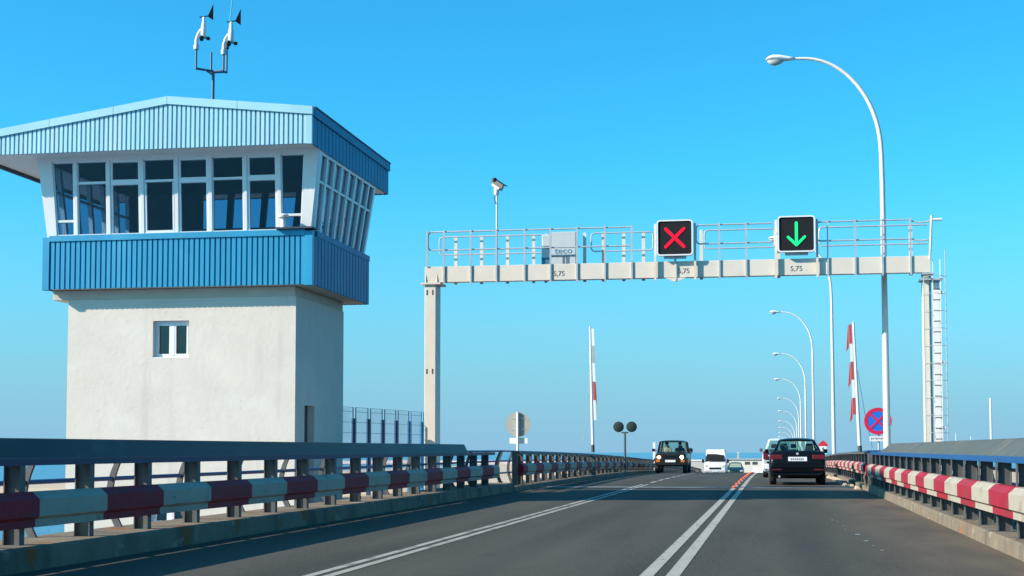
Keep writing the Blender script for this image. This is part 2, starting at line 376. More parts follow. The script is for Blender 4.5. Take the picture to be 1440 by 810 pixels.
# ------------------------------------------------------------------ sea, land, bridge deck, road
SEA = -7.0
mb = MB(); mb.add([(-25000, -3000, SEA), (25000, -3000, SEA), (25000, 40000, SEA), (-25000, 40000, SEA)], [(0, 1, 2, 3)])
structure(mb.build('sea', 'sea'))
mb = MB(); secs = []
for Y in frange(-12, 420, 4):
    e = 3.6 + max(0, Y - 150)*.0062; z = zr(Y)          # the deck widens a little towards the far shore
    secs.append([(-7.78, Y, z - .02), (-7.78, Y, z - .9), (-6.0, Y, z - 1.3), (2.4, Y, z - 1.3), (e, Y, z - .9), (e, Y, z - .02)])
mb.loft(secs)
structure(mb.build('bridge_deck', 'deck'))
mb = MB(); secs = [[(-6.9, Y, zr(Y)), (-3.2, Y, zr(Y)), (0, Y, zr(Y)), (2.5, Y, zr(Y))] for Y in frange(-12, 420, 2)]
mb.loft(secs, closed=False, caps=False)
structure(mb.build('road', 'asphalt'))
def line(x0, x1, y0, y1, m='line', name='road_marking'):
    mb = MB(); secs = [[(x0, Y, zr(Y) + .004), (x1, Y, zr(Y) + .004)] for Y in frange(y0, y1, 2)]
    mb.loft(secs, closed=False, caps=False); return structure(mb.build(name, m))
line(-1.20, -1.075, -12, 300); line(-0.965, -0.84, -12, 300)
line(-4.20, -4.10, -12, 47.5, 'thin_line'); line(-4.02, -3.92, -12, 47.5, 'thin_line')
mb = MB()
for k in range(34):
    y0 = 50 + k*3.4
    secs = [[(-4.13, Y, zr(Y) + .004), (-4.0, Y, zr(Y) + .004)] for Y in (y0, y0 + 1.1, y0 + 2.2)]; mb.loft(secs, closed=False, caps=False)
structure(mb.build('road_marking', 'line'))
# expansion joint where the lifting span begins
mb = MB(); mb.box(-6.88, 2.48, 44.1, 44.35, zr(44) + .0015, zr(44) + .006); structure(mb.build('expansion_joint', 'galv'))
# worn white splashes in the right lane
mb = MB()
for (x, y, r) in ((.93, 24.3, .045), (.99, 23.9, .03), (1.02, 22.6, .025), (1.10, 20.3, .05), (1.13, 18.9, .04), (1.05, 26.4, .025), (1.20, 17.2, .03), (1.0, 21.5, .02), (1.16, 18.0, .02)):
    pts = [(x + r*(.6 + .5*random.random())*cos(a*pi/4), y + 2.2*r*(.6 + .5*random.random())*sin(a*pi/4), zr(y) + .005) for a in range(8)]
    mb.add(pts, [tuple(range(8))])
structure(mb.build('paint_splash', 'thin_line'))
# kerbs
mb = MB(); ribbon(mb, [(-7.75, -.03), (-6.90, -.03), (-6.92, .205), (-6.95, .228), (-7.75, .228)], -12, 39.5, 3); structure(mb.build('kerb', 'kerb'))
mb = MB(); ribbon(mb, [(-7.75, -.03), (-6.90, -.03), (-6.92, .12), (-7.75, .13)], 39.6, 300, 3); structure(mb.build('kerb', 'kerb'))
mb = MB(); ribbon(mb, [(2.50, -.03), (2.515, .145), (2.54, .165), (3.33, .165), (3.33, -.03)], -12, 40.4, 3); structure(mb.build('kerb', 'kerb'))
mb = MB(); ribbon(mb, [(2.55, -.03), (2.56, .10), (3.33, .11), (3.33, -.03)], 40.5, 300, 3); structure(mb.build('kerb', 'kerb'))
# service platform beside the tower
mb = MB(); mb.box(-10.9, -7.80, 30.6, 44.5, -.35, .02); structure(mb.build('platform', 'ochre'))
# quay under the tower, land at the far end
mb = MB(); mb.box(-24, -8.5, 27.5, 60, SEA - 1, -5.6); structure(mb.build('quay', 'ochre'))
mb = MB(); mb.add([(-160, 250, -5.4), (90, 250, -5.4), (90, 900, -6.0), (-160, 900, -6.0), (-170, 240, SEA-.5), (95, 240, SEA-.5), (95, 910, SEA-.5), (-170, 910, SEA-.5)],
                  [(0,1,2,3), (4,5,1,0), (5,6,2,1), (6,7,3,2), (7,4,0,3)]); structure(mb.build('shore', 'sand'))
mb = MB(); prof = []
for i in range(40):
    x = -330 + i*9.5; h = 2.0 + 1.0*random.random()
    prof.append([(x, 990, SEA - .5), (x, 994 + random.random(), SEA + h), (x, 999, SEA + h), (x, 1004, SEA - .5)])
mb.loft(prof); tag(mb.build('breakwater', 'rock'), 'long low pinkish breakwater across the sea seen beyond the left railing', 'breakwater')

# ------------------------------------------------------------------ guard rails
def post_mb(mb, x, y, z0, h, face):
    """I-beam post: flange towards the road, web across it. face = +1 when the road lies at greater x"""
    z1 = z0 + h
    mb.box(x, x + .012*face, y - .05, y + .05, z0, z1) if face > 0 else mb.box(x + .012*face, x, y - .05, y + .05, z0, z1)
    a, b = sorted((x, x - .15*face)); mb.box(a + (0 if face > 0 else .012), b - (0 if face < 0 else 0), y - .006, y + .006, z0, z1)
    a, b = sorted((x - .15*face, x - .162*face)); mb.box(a, b, y - .05, y + .05, z0, z1)
    mb.box(min(x - .19*face, x + .04*face), max(x - .19*face, x + .04*face), y - .08, y + .08, z0 - .01, z0 + .012)
BAR = [(0, .738), (.07, .733), (.145, .665), (.145, .500), (.10, .470), (.10, .395), (0, .39)]
def guard_rail(label, x, face, y0, y1, first, pitch, kz, phase, hs=None, dx=None, boff=.09, top=(.99, 1.06), group='red and white guard rails along the carriageway', strip='rail_blue'):
    t = thing('guard_rail', label, 'guard rail', (x, y0, zr(y0)), 0, group)
    k = 0; y = first
    while y < y1 and k < 100:
        if y >= y0:
            p = MB(); sx = dx(y) if dx else 0; h = (hs(y) if hs else 1.0)
            post_mb(p, x + sx, y, zr(y) + kz, top[0]*h - kz, face); p.build('post', 'post', t)
        y += pitch; k += 1
    # the hollow crash bar, painted in bands
    mb = MB(); y = y0; i = phase
    nxt = first + boff
    while nxt <= y0 + .01: nxt += pitch; i += 1
    while y < y1 - .01:
        e = min(nxt, y1)
        ribbon(mb, [(x + px*face, pz) for px, pz in BAR], y, e, 1.5, mi=i % 2, dx=dx, hs=hs); y = e; nxt += pitch; i += 1
    mb.build('crash_bar', ['bar_red', 'bar_white'], t)
    mb = MB(); a = [(x - .10*face, top[0]), (x + .02*face, top[0]), (x + .02*face, top[1]), (x - .10*face, top[1])]
    ribbon(mb, a, y0, y1, 3, dx=dx, hs=hs); mb.build('top_strip', strip, t)
    return t
def outer_rail(label, x, out, y0, y1, first, pitch, kz, cap=None, capend=None, hs=None, tubes=(.62, .83, 1.09)):
    """the pedestrian rail behind: bowed posts, long tubes and, near the tower, a sheet leaning outwards"""
    t = thing('outer_railing', label, 'railing', (x, y0, zr(y0)), 0, 'outer railings on the bridge edge')
    y = first; k = 0
    while y < y1 and k < 100:
        if y >= y0:
            z0 = zr(y) + kz; h = hs(y) if hs else 1.0; mb = MB(); secs = []
            for q in range(9):
                u = q/8; bow = .16*sin(pi*u)*(1 - .3*u) - .02*u
                c = x + out*bow; z = z0 + (1.11*h - kz)*u; w = .045 - .012*u
                secs.append([(c - w, y - .02, z), (c + w, y - .02, z), (c + w, y + .02, z), (c - w, y + .02, z)])
            mb.loft(secs); mb.box(x - .07, x + .07, y - .06, y + .06, z0 - .01, z0 + .012); mb.build('post', 'post', t)
        y += pitch; k += 1
    for q in tubes:
        u = (q - kz)/(1.11 - kz); bow = .16*sin(pi*max(0, min(1, u)))*(1 - .3*u) - .02*u
        mb = MB(); mb.tube([(x + out*(bow - .0), Y, zr(Y) + q*(hs(Y) if hs else 1)) for Y in frange(y0, y1, 3)], .026, 8); mb.build('rail_tube', 'rail_blue', t, smooth=True)
    return t
# ---- left, near
gl = guard_rail('near left guard rail in shade with dark red and grey bands, before the tower', -7.12, 1, 4.0, 37.6, 4.33, 1.472, .218, 0, strip='rail_blue_shaded')
t = outer_rail('outer left railing with bowed posts under a dark sheet, before the tower', -7.62, -1, 4.0, 41.4, 4.05, 2.06, .218, tubes=(.80, 1.085))
mb = MB()
ribbon(mb, [(-7.50, 1.000), (-7.62, 1.255), (-7.655, 1.262), (-7.66, 1.245), (-7.635, 1.235), (-7.53, .995)], 3.0, 36.2, 2.0)
for k in range(17):
    y = 4.2 + k*2.0
    mb.box(-7.62, -7.59, y - .02, y + .02, zr(y) + 1.0, zr(y) + 1.16)
mb.build('cap_sheet', 'cap_sheet', t)
# ---- left, on the lifting span
hsL = lambda Y: 1.0 if Y < 42 else max(.74, 1 - (Y - 42)/40*.26)
guard_rail('far left guard rail in shade, beginning past the gantry column', -7.12, 1, 41.3, 150, 42.0, 1.53, .12, 0, hs=hsL, strip='post')
t = outer_rail('outer railing on the left of the lifting span with bowed dark posts and tubes', -7.66, -1, 41.6, 150, 41.6, 1.72, .12, hs=hsL, tubes=(.45, .80, 1.085))
for k in range(9):
    y = 43.5 + k*3.4; mb = MB(); z = zr(y)
    mb.plate([(-7.60, y, z + .12), (-7.34, y + .05, z + .12), (-7.44, y + .9, z + .52), (-7.54, y + .9, z + .52)], .05)
    mb.build('brace', 'gantry', t)
# ---- right, near
guard_rail('near right guard rail in full sun with bright red and cream bands', 2.63, -1, 6.0, 41.4, 6.35, 1.50, .16, 0, boff=-.30)
t = outer_rail('outer railing on the right behind the sunlit guard rail, under a leaning grey sheet', 3.12, 1, 6.0, 41.5, 6.6, 1.5, .16, tubes=(.45, .66, .86))
mb = MB()
ribbon(mb, [(2.80, 1.055), (3.10, 1.275), (3.14, 1.285), (3.145, 1.265), (3.11, 1.255), (2.82, 1.04)], 4.0, 40.6, 2.0)
mb.build('cap_sheet', 'grey_sheet', t)
# ---- right, on the lifting span
hsR = lambda Y: 1.0 if Y < 45 else max(.8, 1 - (Y - 45)/60*.2)
guard_rail('far right guard rail with red and cream bands beside the dark saloon car', 2.72, -1, 43.9, 150, 44.2, 1.5, .10, 0, hs=hsR, strip='post')
outer_rail('outer right railing of the far span, behind the guard rail beside the saloon', 3.18, 1, 43.6, 150, 44.0, 1.72, .10, hs=hsR, tubes=(.45, .80, 1.085))
# sandy rubble that lies along the right kerb of the lifting span
mb = MB()
for k in range(46):
    y = 43.0 + 18*random.random(); x = 2.12 + .30*random.random(); s = .03 + .065*random.random(); z = zr(y)
    pts = []
    for (a, b2, c) in ((-1,-1,0),(1,-1,0),(1,1,0),(-1,1,0),(-.6,-.6,1),(.6,-.6,1),(.6,.6,1),(-.6,.6,1)):
        pts.append((x + a*s*(.8+.4*random.random()), y + b2*s*2*(.8+.4*random.random()), z + c*s*(.7+.5*random.random())))
    mb.hexa(pts[:4], pts[4:])
ob = mb.build('rubble', 'sand'); ob['kind'] = 'stuff'; tag(ob, 'sandy rubble lying at the foot of the far right guard rail', 'rubble')
# machine posts at the joint
t = thing('joint_post', 'thick grey steel post between the two right guard rails at the bridge joint', 'post', (2.74, 42.5, zr(42.5)))
mb = MB(); mb.box(2.62, 2.88, 42.38, 42.62, zr(42.5) - .02, 1.16); mb.build('casing', 'post', t, bevel=.012)
mb = MB(); mb.box(2.58, 2.92, 42.30, 42.68, 1.163, 1.205); mb.build('cap', 'rail_blue', t, bevel=.008)
mb = MB(); mb.box(2.70, 3.1, 42.30, 42.37, .70, .95); mb.build('hinge_box', 'dark_grey', t, bevel=.01)
mb = MB(); mb.tube([(2.55, 42.3, .18), (2.50, 42.25, .45), (2.56, 42.3, .62), (2.62, 42.34, .66)], .025, 6); mb.build('cable', 'kerb', t, smooth=True)
t = thing('joint_post', 'dark steel post at the start of the far left guard rail', 'post', (-7.2, 41.0, zr(41)))
mb = MB(); mb.box(-7.28, -7.13, 41.1, 41.25, zr(41) + .1, 1.15); mb.build('casing', 'post', t, bevel=.012)
mb = MB(); mb.box(-7.30, -7.11, 41.08, 41.27, 1.153, 1.18); mb.build('cap', 'dark_edge', t)

# ------------------------------------------------------------------ control tower
T = thing('control_tower', 'cream rendered control tower with a glazed cabin and blue corrugated skirt and roof edge', 'tower', (-12.6, 31.7, -5.6))
wx0, wx1, wy0, wy1 = -15.06, -9.90, 29.72, 33.24
nwin = (-13.10, -12.28)                              # x span of the small windows
WZ = [(3.17, 3.97), (-.40, .42)]
mb = MB(); ft = .25
# front wall with two openings
zs = [-5.6, WZ[1][0], WZ[1][1], WZ[0][0], WZ[0][1], 4.45]
for a, b in zip(zs[:-1], zs[1:]):
    if (a, b) in [(w[0], w[1]) for w in WZ]:
        mb.box(wx0, nwin[0], wy0, wy0 + ft, a, b); mb.box(nwin[1], wx1, wy0, wy0 + ft, a, b)
    else: mb.box(wx0, wx1, wy0, wy0 + ft, a, b)
# right wall with a door opening
dy0, dy1, dz = 30.36, 31.06, 2.16
mb.box(wx1 - ft, wx1, wy0 + ft, dy0, -5.6, 4.45); mb.box(wx1 - ft, wx1, dy1, wy1 - ft, -5.6, 4.45)
mb.box(wx1 - ft, wx1, dy0, dy1, dz, 4.45); mb.box(wx1 - ft, wx1, dy0, dy1, -5.6, .02)
mb.box(wx0, wx0 + ft, wy0 + ft, wy1 - ft, -5.6, 4.45); mb.box(wx0, wx1, wy1 - ft, wy1, -5.6, 4.45)
wall = mb.build('wall', 'stucco', T)
bmw = bmesh.new(); bmw.from_mesh(wall.data); bmesh.ops.remove_doubles(bmw, verts=bmw.verts, dist=.0005); bmw.to_mesh(wall.data); bmw.free()
for z0, z1 in WZ:
    f = MB(); y = wy0 + .10; x0, x1 = nwin
    f.box(x0, x1, y, y + .06, z0, z0 + .06); f.box(x0, x1, y, y + .06, z1 - .07, z1)
    f.box(x0, x0 + .06, y, y + .06, z0 + .06, z1 - .07); f.box(x1 - .06, x1, y, y + .06, z0 + .06, z1 - .07)
    xm = (x0 + x1)/2; f.box(xm - .045, xm + .045, y - .012, y + .048, z0 + .06, z1 - .07)
    for xa, xb in ((x0 + .06, xm - .045), (xm + .045, x1 - .06)):
        f.box(xa, xa + .03, y - .008, y + .05, z0 + .06, z1 - .07); f.box(xb - .03, xb, y - .008, y + .05, z0 + .06, z1 - .07)
        f.box(xa + .03, xb - .03, y - .008, y + .05, z0 + .06, z0 + .09); f.box(xa + .03, xb - .03, y - .008, y + .05, z1 - .1, z1 - .07)
    w = f.build('window', 'white_frame', T)
    g = MB(); g.box(x0 + .06, x1 - .06, y + .03, y + .04, z0 + .06, z1 - .07); g.build('pane', 'pane_dark', w, world=False) if False else None
    p = MB(); p.box(x0 + .06, x1 - .06, y + .052, y + .058, z0 + .06, z1 - .07); po = p.build('pane', 'pane_dark', T); po.parent = w
    s = MB(); s.box(x0 + .002, x1 - .002, wy0 + .004, wy0 + .10, z0 + .001, z0 + .016); so = s.build('sill', 'white_frame', T); so.parent = w
d = MB(); d.box(wx1 - .20, wx1 - .16, dy0, dy1, .02, dz); do = d.build('door', 'dark_grey', T)
h = MB(); h.box(wx1 - .16, wx1 - .12, dy1 - .12, dy1 - .08, .95, 1.1); ho = h.build('handle', 'galv', T); ho.parent = do
# slab under the cabin and bracket at its left end
mb = MB(); mb.box(-15.42, -9.915, 29.708, 33.22, 4.452, 4.66); mb.build('slab', 'slab', T, bevel=.01)
# corrugated sheet skirts
def corrugated(mb, a, b, z0, z1, pitch, depth, outward, groove=.34, ztop=None):
    """trapezoid sheet from point a to point b (x,y); ribs stand out towards outward; ztop(u) gives the upper edge"""
    a = Vector((a[0], a[1], 0)); b = Vector((b[0], b[1], 0)); L = (b - a).length; d = (b - a)/L; o = Vector((outward[0], outward[1], 0))
    n = max(1, round(L/pitch)); p = L/n; pts = []
    for i in range(n):
        s0 = i*p; g = groove*p
        for s, q in ((s0, 0), (s0 + g*.75, 0), (s0 + g, depth), (s0 + p - g*.0 - .004, depth)): pts.append((s, q))
    pts.append((L, 0))
    bot, top = [], []
    for s, q in pts:
        v = a + d*s + o*q; bot.append((v.x, v.y, z0)); top.append((v.x, v.y, ztop(s/L) if ztop else z1))
    mb.loft([bot, top], closed=False, caps=False)
    # a flat backing sheet
    e = -.02; q = [a + o*e, b + o*e]
    k = 12
    for i in range(k):
        u0, u1 = i/k, (i + 1)/k; za = ztop(u0) if ztop else z1; zb = ztop(u1) if ztop else z1
        p0 = q[0].lerp(q[1], u0); p1 = q[0].lerp(q[1], u1)
        mb.add([(p0.x, p0.y, z0 + .003), (p1.x, p1.y, z0 + .003), (p1.x, p1.y, zb - .003), (p0.x, p0.y, za - .003)], [(0, 1, 2, 3)])
sx0, sx1, sy0, sy1, sz0, sz1 = -15.47, -9.46, 29.42, 33.78, 4.64, 5.68
mb = MB(); corrugated(mb, (sx0 + .12, sy0), (sx1 - .14, sy0), sz0 + .02, sz1 + .01, .118, .034, (0, -1), groove=.29); mb.build('front_skirt', 'blue_sheet', T)
mb = MB(); corrugated(mb, (sx1, sy0 + .1), (sx1, sy1), sz0 + .02, sz1 + .01, .24, .02, (1, 0), groove=.2); mb.build('side_skirt', 'shaded_blue', T)
mb = MB(); corrugated(mb, (sx0, sy1), (sx0, sy0 + .1), sz0 + .02, sz1 + .01, .12, .03, (-1, 0)); mb.build('side_skirt', 'blue_sheet', T)
mb = MB(); corrugated(mb, (sx1, sy1), (sx0, sy1), sz0 + .02, sz1 + .01, .12, .03, (0, 1)); mb.build('rear_skirt', 'blue_sheet', T)
for q in ((sx0 - .03, sx0 + .12, sy0 - .055, sy0 + .10), (sx1 - .14, sx1 + .025, sy0 - .055, sy0 + .09)):
    mb = MB(); mb.box(*q, sz0, sz1 + .10); mb.build('corner_trim', 'blue_sheet', T)
mb = MB(); mb.box(sx0 + .122, sx1 - .142, sy0 - .06, sy0 + .26, sz1 + .012, sz1 + .135); mb.build('sill_flashing', 'blue_sheet', T)
mb = MB(); mb.box(sx1 - .2, sx1 + .03, sy0 + .27, sy1 + .02, sz1 + .012, sz1 + .14); mb.box(sx0 - .03, sx0 + .2, sy0 + .27, sy1 + .02, sz1 + .012, sz1 + .13); mb.box(sx0+.2, sx1-.2, sy1 - .2, sy1 + .02, sz1 + .012, sz1 + .13); mb.build('side_flashing', 'shaded_blue', T)
mb = MB(); mb.box(sx0 + .06, sx1 - .02, sy0 + .06, sy1 - .02, sz0 + .03, sz0 + .07); mb.build('skirt_soffit', 'slab', T)
mb = MB(); mb.box(-10.22, -9.40, sy0 - .16, sy0 + .2, sz1 + .14, sz1 + .175); mb.build('ledge', 'dark_edge', T)
mb = MB(); mb.lathe([(.075, 0), (.06, .04), (.055, .2), (.115, .22), (.12, .26), (.09, .29), (.0, .30)], (-10.08, sy0 - .03, sz1 + .176), n=14); mb.build('vent_cowl', 'lamp_paint', T, smooth=True)
# cabin: floor, ceiling, window walls leaning outwards
zb, zt = sz1 + .137, 7.54
def fx(u, v): # front wall: u along x 0..1, v up 0..1
    x0 = -15.52 + (-15.66 + 15.52)*v; x1 = -9.55 + (-9.30 + 9.55)*v
    return Vector((x0 + (x1 - x0)*u, 29.62 - .25*v, zb + (zt - zb)*v))
def wallpt(A, B, Ct, D):
    """bilinear wall: A bottom start, B bottom end, Ct top end, D top start"""
    A, B, Ct, D = map(Vector, (A, B, Ct, D))
    return lambda u, v: (A.lerp(B, u)).lerp(D.lerp(Ct, u), v)
def slat(mb, f, u0, u1, v0, v1, t0, t1, nrm, mi=0):
    """a bar between parameters on a wall, standing from depth t0 to t1 along nrm"""
    q = [f(u0, v0), f(u1, v0), f(u1, v1), f(u0, v1)]; n = Vector(nrm).normalized()
    mb.loft([[p + n*t0 for p in q], [p + n*t1 for p in q]], mi=mi)
NF = (0, -1, .13)
front = wallpt((-15.52, 29.62, zb), (-9.55, 29.62, zb), (-9.30, 29.37, zt), (-15.66, 29.37, zt))
# dividers: x positions at the bottom and at the top give a u at each height; near vertical mullions
xb = [-15.30, -14.851, -14.093, -13.316, -12.538, -11.775, -10.994, -10.236, -9.76]
xt = [-15.33, -14.79, -14.03, -13.26, -12.48, -11.72, -10.94, -10.19, -9.62]
def fpt(x_b, x_t, v, off=0):
    return Vector((x_b + (x_t - x_b)*v, 29.62 - .25*v, zb + (zt - zb)*v)) + Vector(NF).normalized()*off
def fbar(mb, xa_b, xa_t, xc_b, xc_t, v0, v1, t0, t1):
    q = [(xa_b, xa_t, v0), (xc_b, xc_t, v0), (xc_b, xc_t, v1), (xa_b, xa_t, v1)]
    mb.loft([[fpt(*p, t0) for p in q], [fpt(*p, t1) for p in q]])
for q in ((-15.52, -15.66, xb[0], xt[0]), (xb[8], xt[8], -9.55, -9.30)):
    mb = MB(); fbar(mb, *q, 0, 1.0, -.12, .02); mb.build('corner_pillar', 'white_paint', T)
mb = MB(); fbar(mb, xb[0], xt[0], xb[8], xt[8], .935, 1.0, -.12, .015); mb.build('lintel', 'white_paint', T)
mb = MB()
for i in range(1, 8): fbar(mb, xb[i] - .038, xt[i] - .038, xb[i] + .038, xt[i] + .038, 0, .935, -.10, .015)
mb.build('mullion', 'white_paint', T)
for i in range(8):
    a_b, a_t = xb[i] + (.038 if i else 0), xt[i] + (.038 if i else 0); c_b, c_t = xb[i+1] - (.038 if i < 7 else 0), xt[i+1] - (.038 if i < 7 else 0)
    heavy = i in (2, 4, 6); w = .055 if heavy else .026; vs = .018; ve = .935
    vt = .20 if i in (0, 7) else .665 if not heavy else .66
    f = MB(); t0, t1 = -.075, -.005
    fbar(f, a_b, a_t, c_b, c_t, .0, .03, t0, t1 + .012); fbar(f, a_b, a_t, c_b, c_t, ve - (.03 if heavy else .016), ve, t0, t1)
    fbar(f, a_b, a_t, a_b + w, a_t + w, .03, ve - .03, t0, t1 - .002); fbar(f, c_b - w, c_t - w, c_b, c_t, .03, ve - .03, t0, t1 - .002)
    fbar(f, a_b + w, a_t + w, c_b - w, c_t - w, vt - (.032 if heavy else .014), vt + (.032 if heavy else .014), t0, t1 - .001)
    if i == 3: 
        fbar(f, a_b + w, a_t + w, a_b + w + .03, a_t + w + .03, .03, vt - .03, t0, t1 + .006); fbar(f, c_b - w - .03, c_t - w - .03, c_b - w, c_t - w, .03, vt - .03, t0, t1 + .006)
        fbar(f, a_b + w + .03, a_t + w + .03, c_b - w - .03, c_t - w - .03, .03, .055, t0, t1 + .006)
    w_ = f.build('window', 'white_frame', T)
    g = MB(); fbar(g, a_b + .01, a_t + .01, c_b - .01, c_t - .01, .02, ve - .01, -.045, -.038); go = g.build('pane', 'pane', T); go.parent = w_
# side and rear walls
def side_wall(A, B, Ct, D, nrm, n, mat_bar, transom=.62, skip=()):
    f = wallpt(A, B, Ct, D); fr = MB()
    for i in range(n + 1):
        u = i/n; du = .012 if 0 < i < n else .03
        slat(fr, f, max(0, u - du), min(1, u + du), 0, 1, -.09, .012, nrm)
    slat(fr, f, .0, 1, .94, 1, -.088, .009, nrm); slat(fr, f, 0, 1, 0, .03, -.088, .009, nrm); slat(fr, f, 0, 1, transom - .015, transom + .015, -.07, .002, nrm)
    w_ = fr.build('side_window', mat_bar, T)
    g = MB(); slat(g, f, .01, .99, .01, .97, -.05, -.042, nrm); go = g.build('pane', 'pane', T); go.parent = w_
side_wall((-9.55, 29.74, zb), (-9.55, 33.72, zb), (-9.32, 33.9, zt), (-9.32, 29.50, zt), (1, 0, -.15), 8, 'white_frame')
side_wall((-15.52, 33.72, zb), (-15.52, 29.74, zb), (-15.66, 29.50, zt), (-15.66, 33.9, zt), (-1, 0, -.1), 6, 'white_frame')
side_wall((-9.66, 33.72, zb), (-15.42, 33.72, zb), (-15.55, 33.88, zt), (-9.44, 33.88, zt), (0, 1, -.1), 7, 'dark_grey', .42)
mb = MB(); mb.box(-15.40, -9.66, 29.80, 33.66, zb - .12, zb - .02); mb.build('cabin_floor', 'interior', T)
mb = MB(); mb.box(-15.52, -9.46, 29.55, 33.80, zt - .12, zt - .03); mb.build('cabin_ceiling', 'interior', T)
mb = MB(); mb.box(-14.9, -13.55, 33.35, 33.60, zb, zt - .14); mb.box(-9.85, -9.70, 32.0, 33.6, zb, zt - .14); mb.build('interior_partition', 'interior_wall', T)
mb = MB(); mb.box(-13.2, -10.2, 30.25, 30.9, zb + .12, zb + .19); mb.box(-13.1, -13.0, 30.3, 30.85, zb - .02, zb + .12); mb.box(-10.4, -10.3, 30.3, 30.85, zb - .02, zb + .12); mb.build('control_desk', 'interior_wall', T)
# roof: corrugated fascia, pale trim, gable
rx0, rx1, ry0, ry1, rz0 = -16.86, -9.30, 28.86, 34.95, 7.50
RX, RZ = -12.45, 8.50
def roof_z(x): return RZ - (RZ - 8.16)*(x - RX)/(rx1 - RX) if x > RX else RZ - (RZ - 7.86)*(RX - x)/(RX - rx0)
FS = .04
mb = MB(); xs = rx0 + .02; xe = rx1 - .10
corrugated(mb, (xs, ry0), (xe, ry0), rz0 + .01, 8, .1025, .042, (0, -1), ztop=lambda u: roof_z(xs + (xe - xs)*u) - .03); mb.build('front_fascia', 'glare_sheet', T)
mb = MB()
def bandq(x0, x1, y0, y1, dz0, dz1):
    mb.hexa([(x0, y0, roof_z(x0) + dz0), (x1, y0, roof_z(x1) + dz0), (x1, y1, roof_z(x1) + dz0), (x0, y1, roof_z(x0) + dz0)],
            [(x0, y0, roof_z(x0) + dz1), (x1, y0, roof_z(x1) + dz1), (x1, y1, roof_z(x1) + dz1), (x0, y1, roof_z(x0) + dz1)])
cuts = [rx0 - .03, -15.1, RX - 1.2, RX, RX + 1.55, rx1 + .03]
for a, b in zip(cuts[:-1], cuts[1:]): bandq(a + .004, b - .004, ry0 - .075, ry0 + .06, -.05, .115)
mb.build('gable_trim', 'pale_trim', T)
mb = MB()
for a, b in ((rx0, RX), (RX, rx1)): bandq(a, b, ry0 + .062, ry1, .0, .05)
mb.build('roof_sheet', 'blue_sheet', T)
mb = MB(); mb.box(rx1 - .098, rx1 + .012, ry0 - .05, ry0 + .05, rz0, roof_z(rx1) - .055); mb.build('fascia_corner', 'pale_trim', T)
mb = MB(); corrugated(mb, (rx1, ry0 + .052), (rx1, ry1), rz0 + .0, roof_z(rx1) - .08, .26, .015, (1, 0), groove=.15); mb.build('side_fascia', 'shaded_blue', T)
mb = MB(); mb.box(rx1 - .04, rx1 + .05, ry0 + .062, ry1 + .03, roof_z(rx1) - .079, roof_z(rx1) + .10); mb.build('side_trim', 'shaded_blue', T)
mb = MB(); mb.box(rx1 - .02, rx1 + .065, ry0 + .064, ry1 + .04, roof_z(rx1) + .102, roof_z(rx1) + .135); mb.build('gutter', 'dark_edge', T)
mb = MB(); corrugated(mb, (rx0, ry1), (rx0, ry0 + .05), rz0, roof_z(rx0) - .03, .12, .03, (-1, 0)); mb.build('side_fascia', 'blue_sheet', T)
mb = MB(); corrugated(mb, (rx1, ry1), (rx0, ry1), rz0, 8, .12, .03, (0, 1), ztop=lambda u: roof_z(rx1 + (rx0 - rx1)*u) - .03); mb.build('rear_fascia', 'blue_sheet', T)
mb = MB(); mb.box(rx0 + .05, rx1 - .03, ry0 + .03, ry1 - .03, rz0 + .02, rz0 + .06); mb.build('roof_soffit', 'white_paint', T)
mb = MB(); mb.box(rx0 - .035, rx0 + .05, ry0 + .06, ry1, rz0 - .05, rz0 + .015); mb.build('soffit_edge', 'dark_edge', T)
z0 = roof_z(-12.0) + .05
mb = MB(); mb.lathe([(.15, 0), (.14, .06), (.19, .07), (.17, .11), (.08, .15), (0, .16)], (-11.96, 29.30, roof_z(-11.96) + .052), n=18); mb.build('roof_vent', 'mast_steel', T, smooth=True)

# mast on the roof with wind sensors
mx, my, mz = -12.39, 31.2, roof_z(-12.39) + .05
t = thing('sensor_mast', 'dark forked mast on the tower roof with a crossbar and four short uprights', 'mast', (mx, my, mz))
mb = MB(); mb.tube([(mx, my, mz), (mx, my, 9.74)], .035, 8); mb.lathe([(.10, 0), (.10, .02), (.04, .05)], (mx, my, mz), n=10); mb.build('pole', 'mast_steel', t, smooth=True)
U = [(-12.72, 31.0, 10.27), (-12.58, 31.55, 10.30), (-12.17, 31.45, 10.33), (-12.05, 30.95, 10.13)]
mb = MB(); mb.tube([(-12.73, 31.0, 9.79), (mx, my, 9.76), (-12.05, 30.95, 9.70)], .028, 8); mb.tube([(-12.58, 31.55, 9.80), (mx, my, 9.735), (-12.17, 31.45, 9.80)], .024, 8)
mb.tube([(-12.58, 31.55, 9.80), (-12.47, 30.9, 9.72)], .02, 6); mb.build('crossbar', 'mast_steel', t, smooth=True)
for x, y, z in U:
    mb = MB(); mb.tube([(x, y, 9.70 if x > -12.1 else 9.77), (x, y, z)], .024, 8); mb.build('upright', 'mast_steel', t, smooth=True)
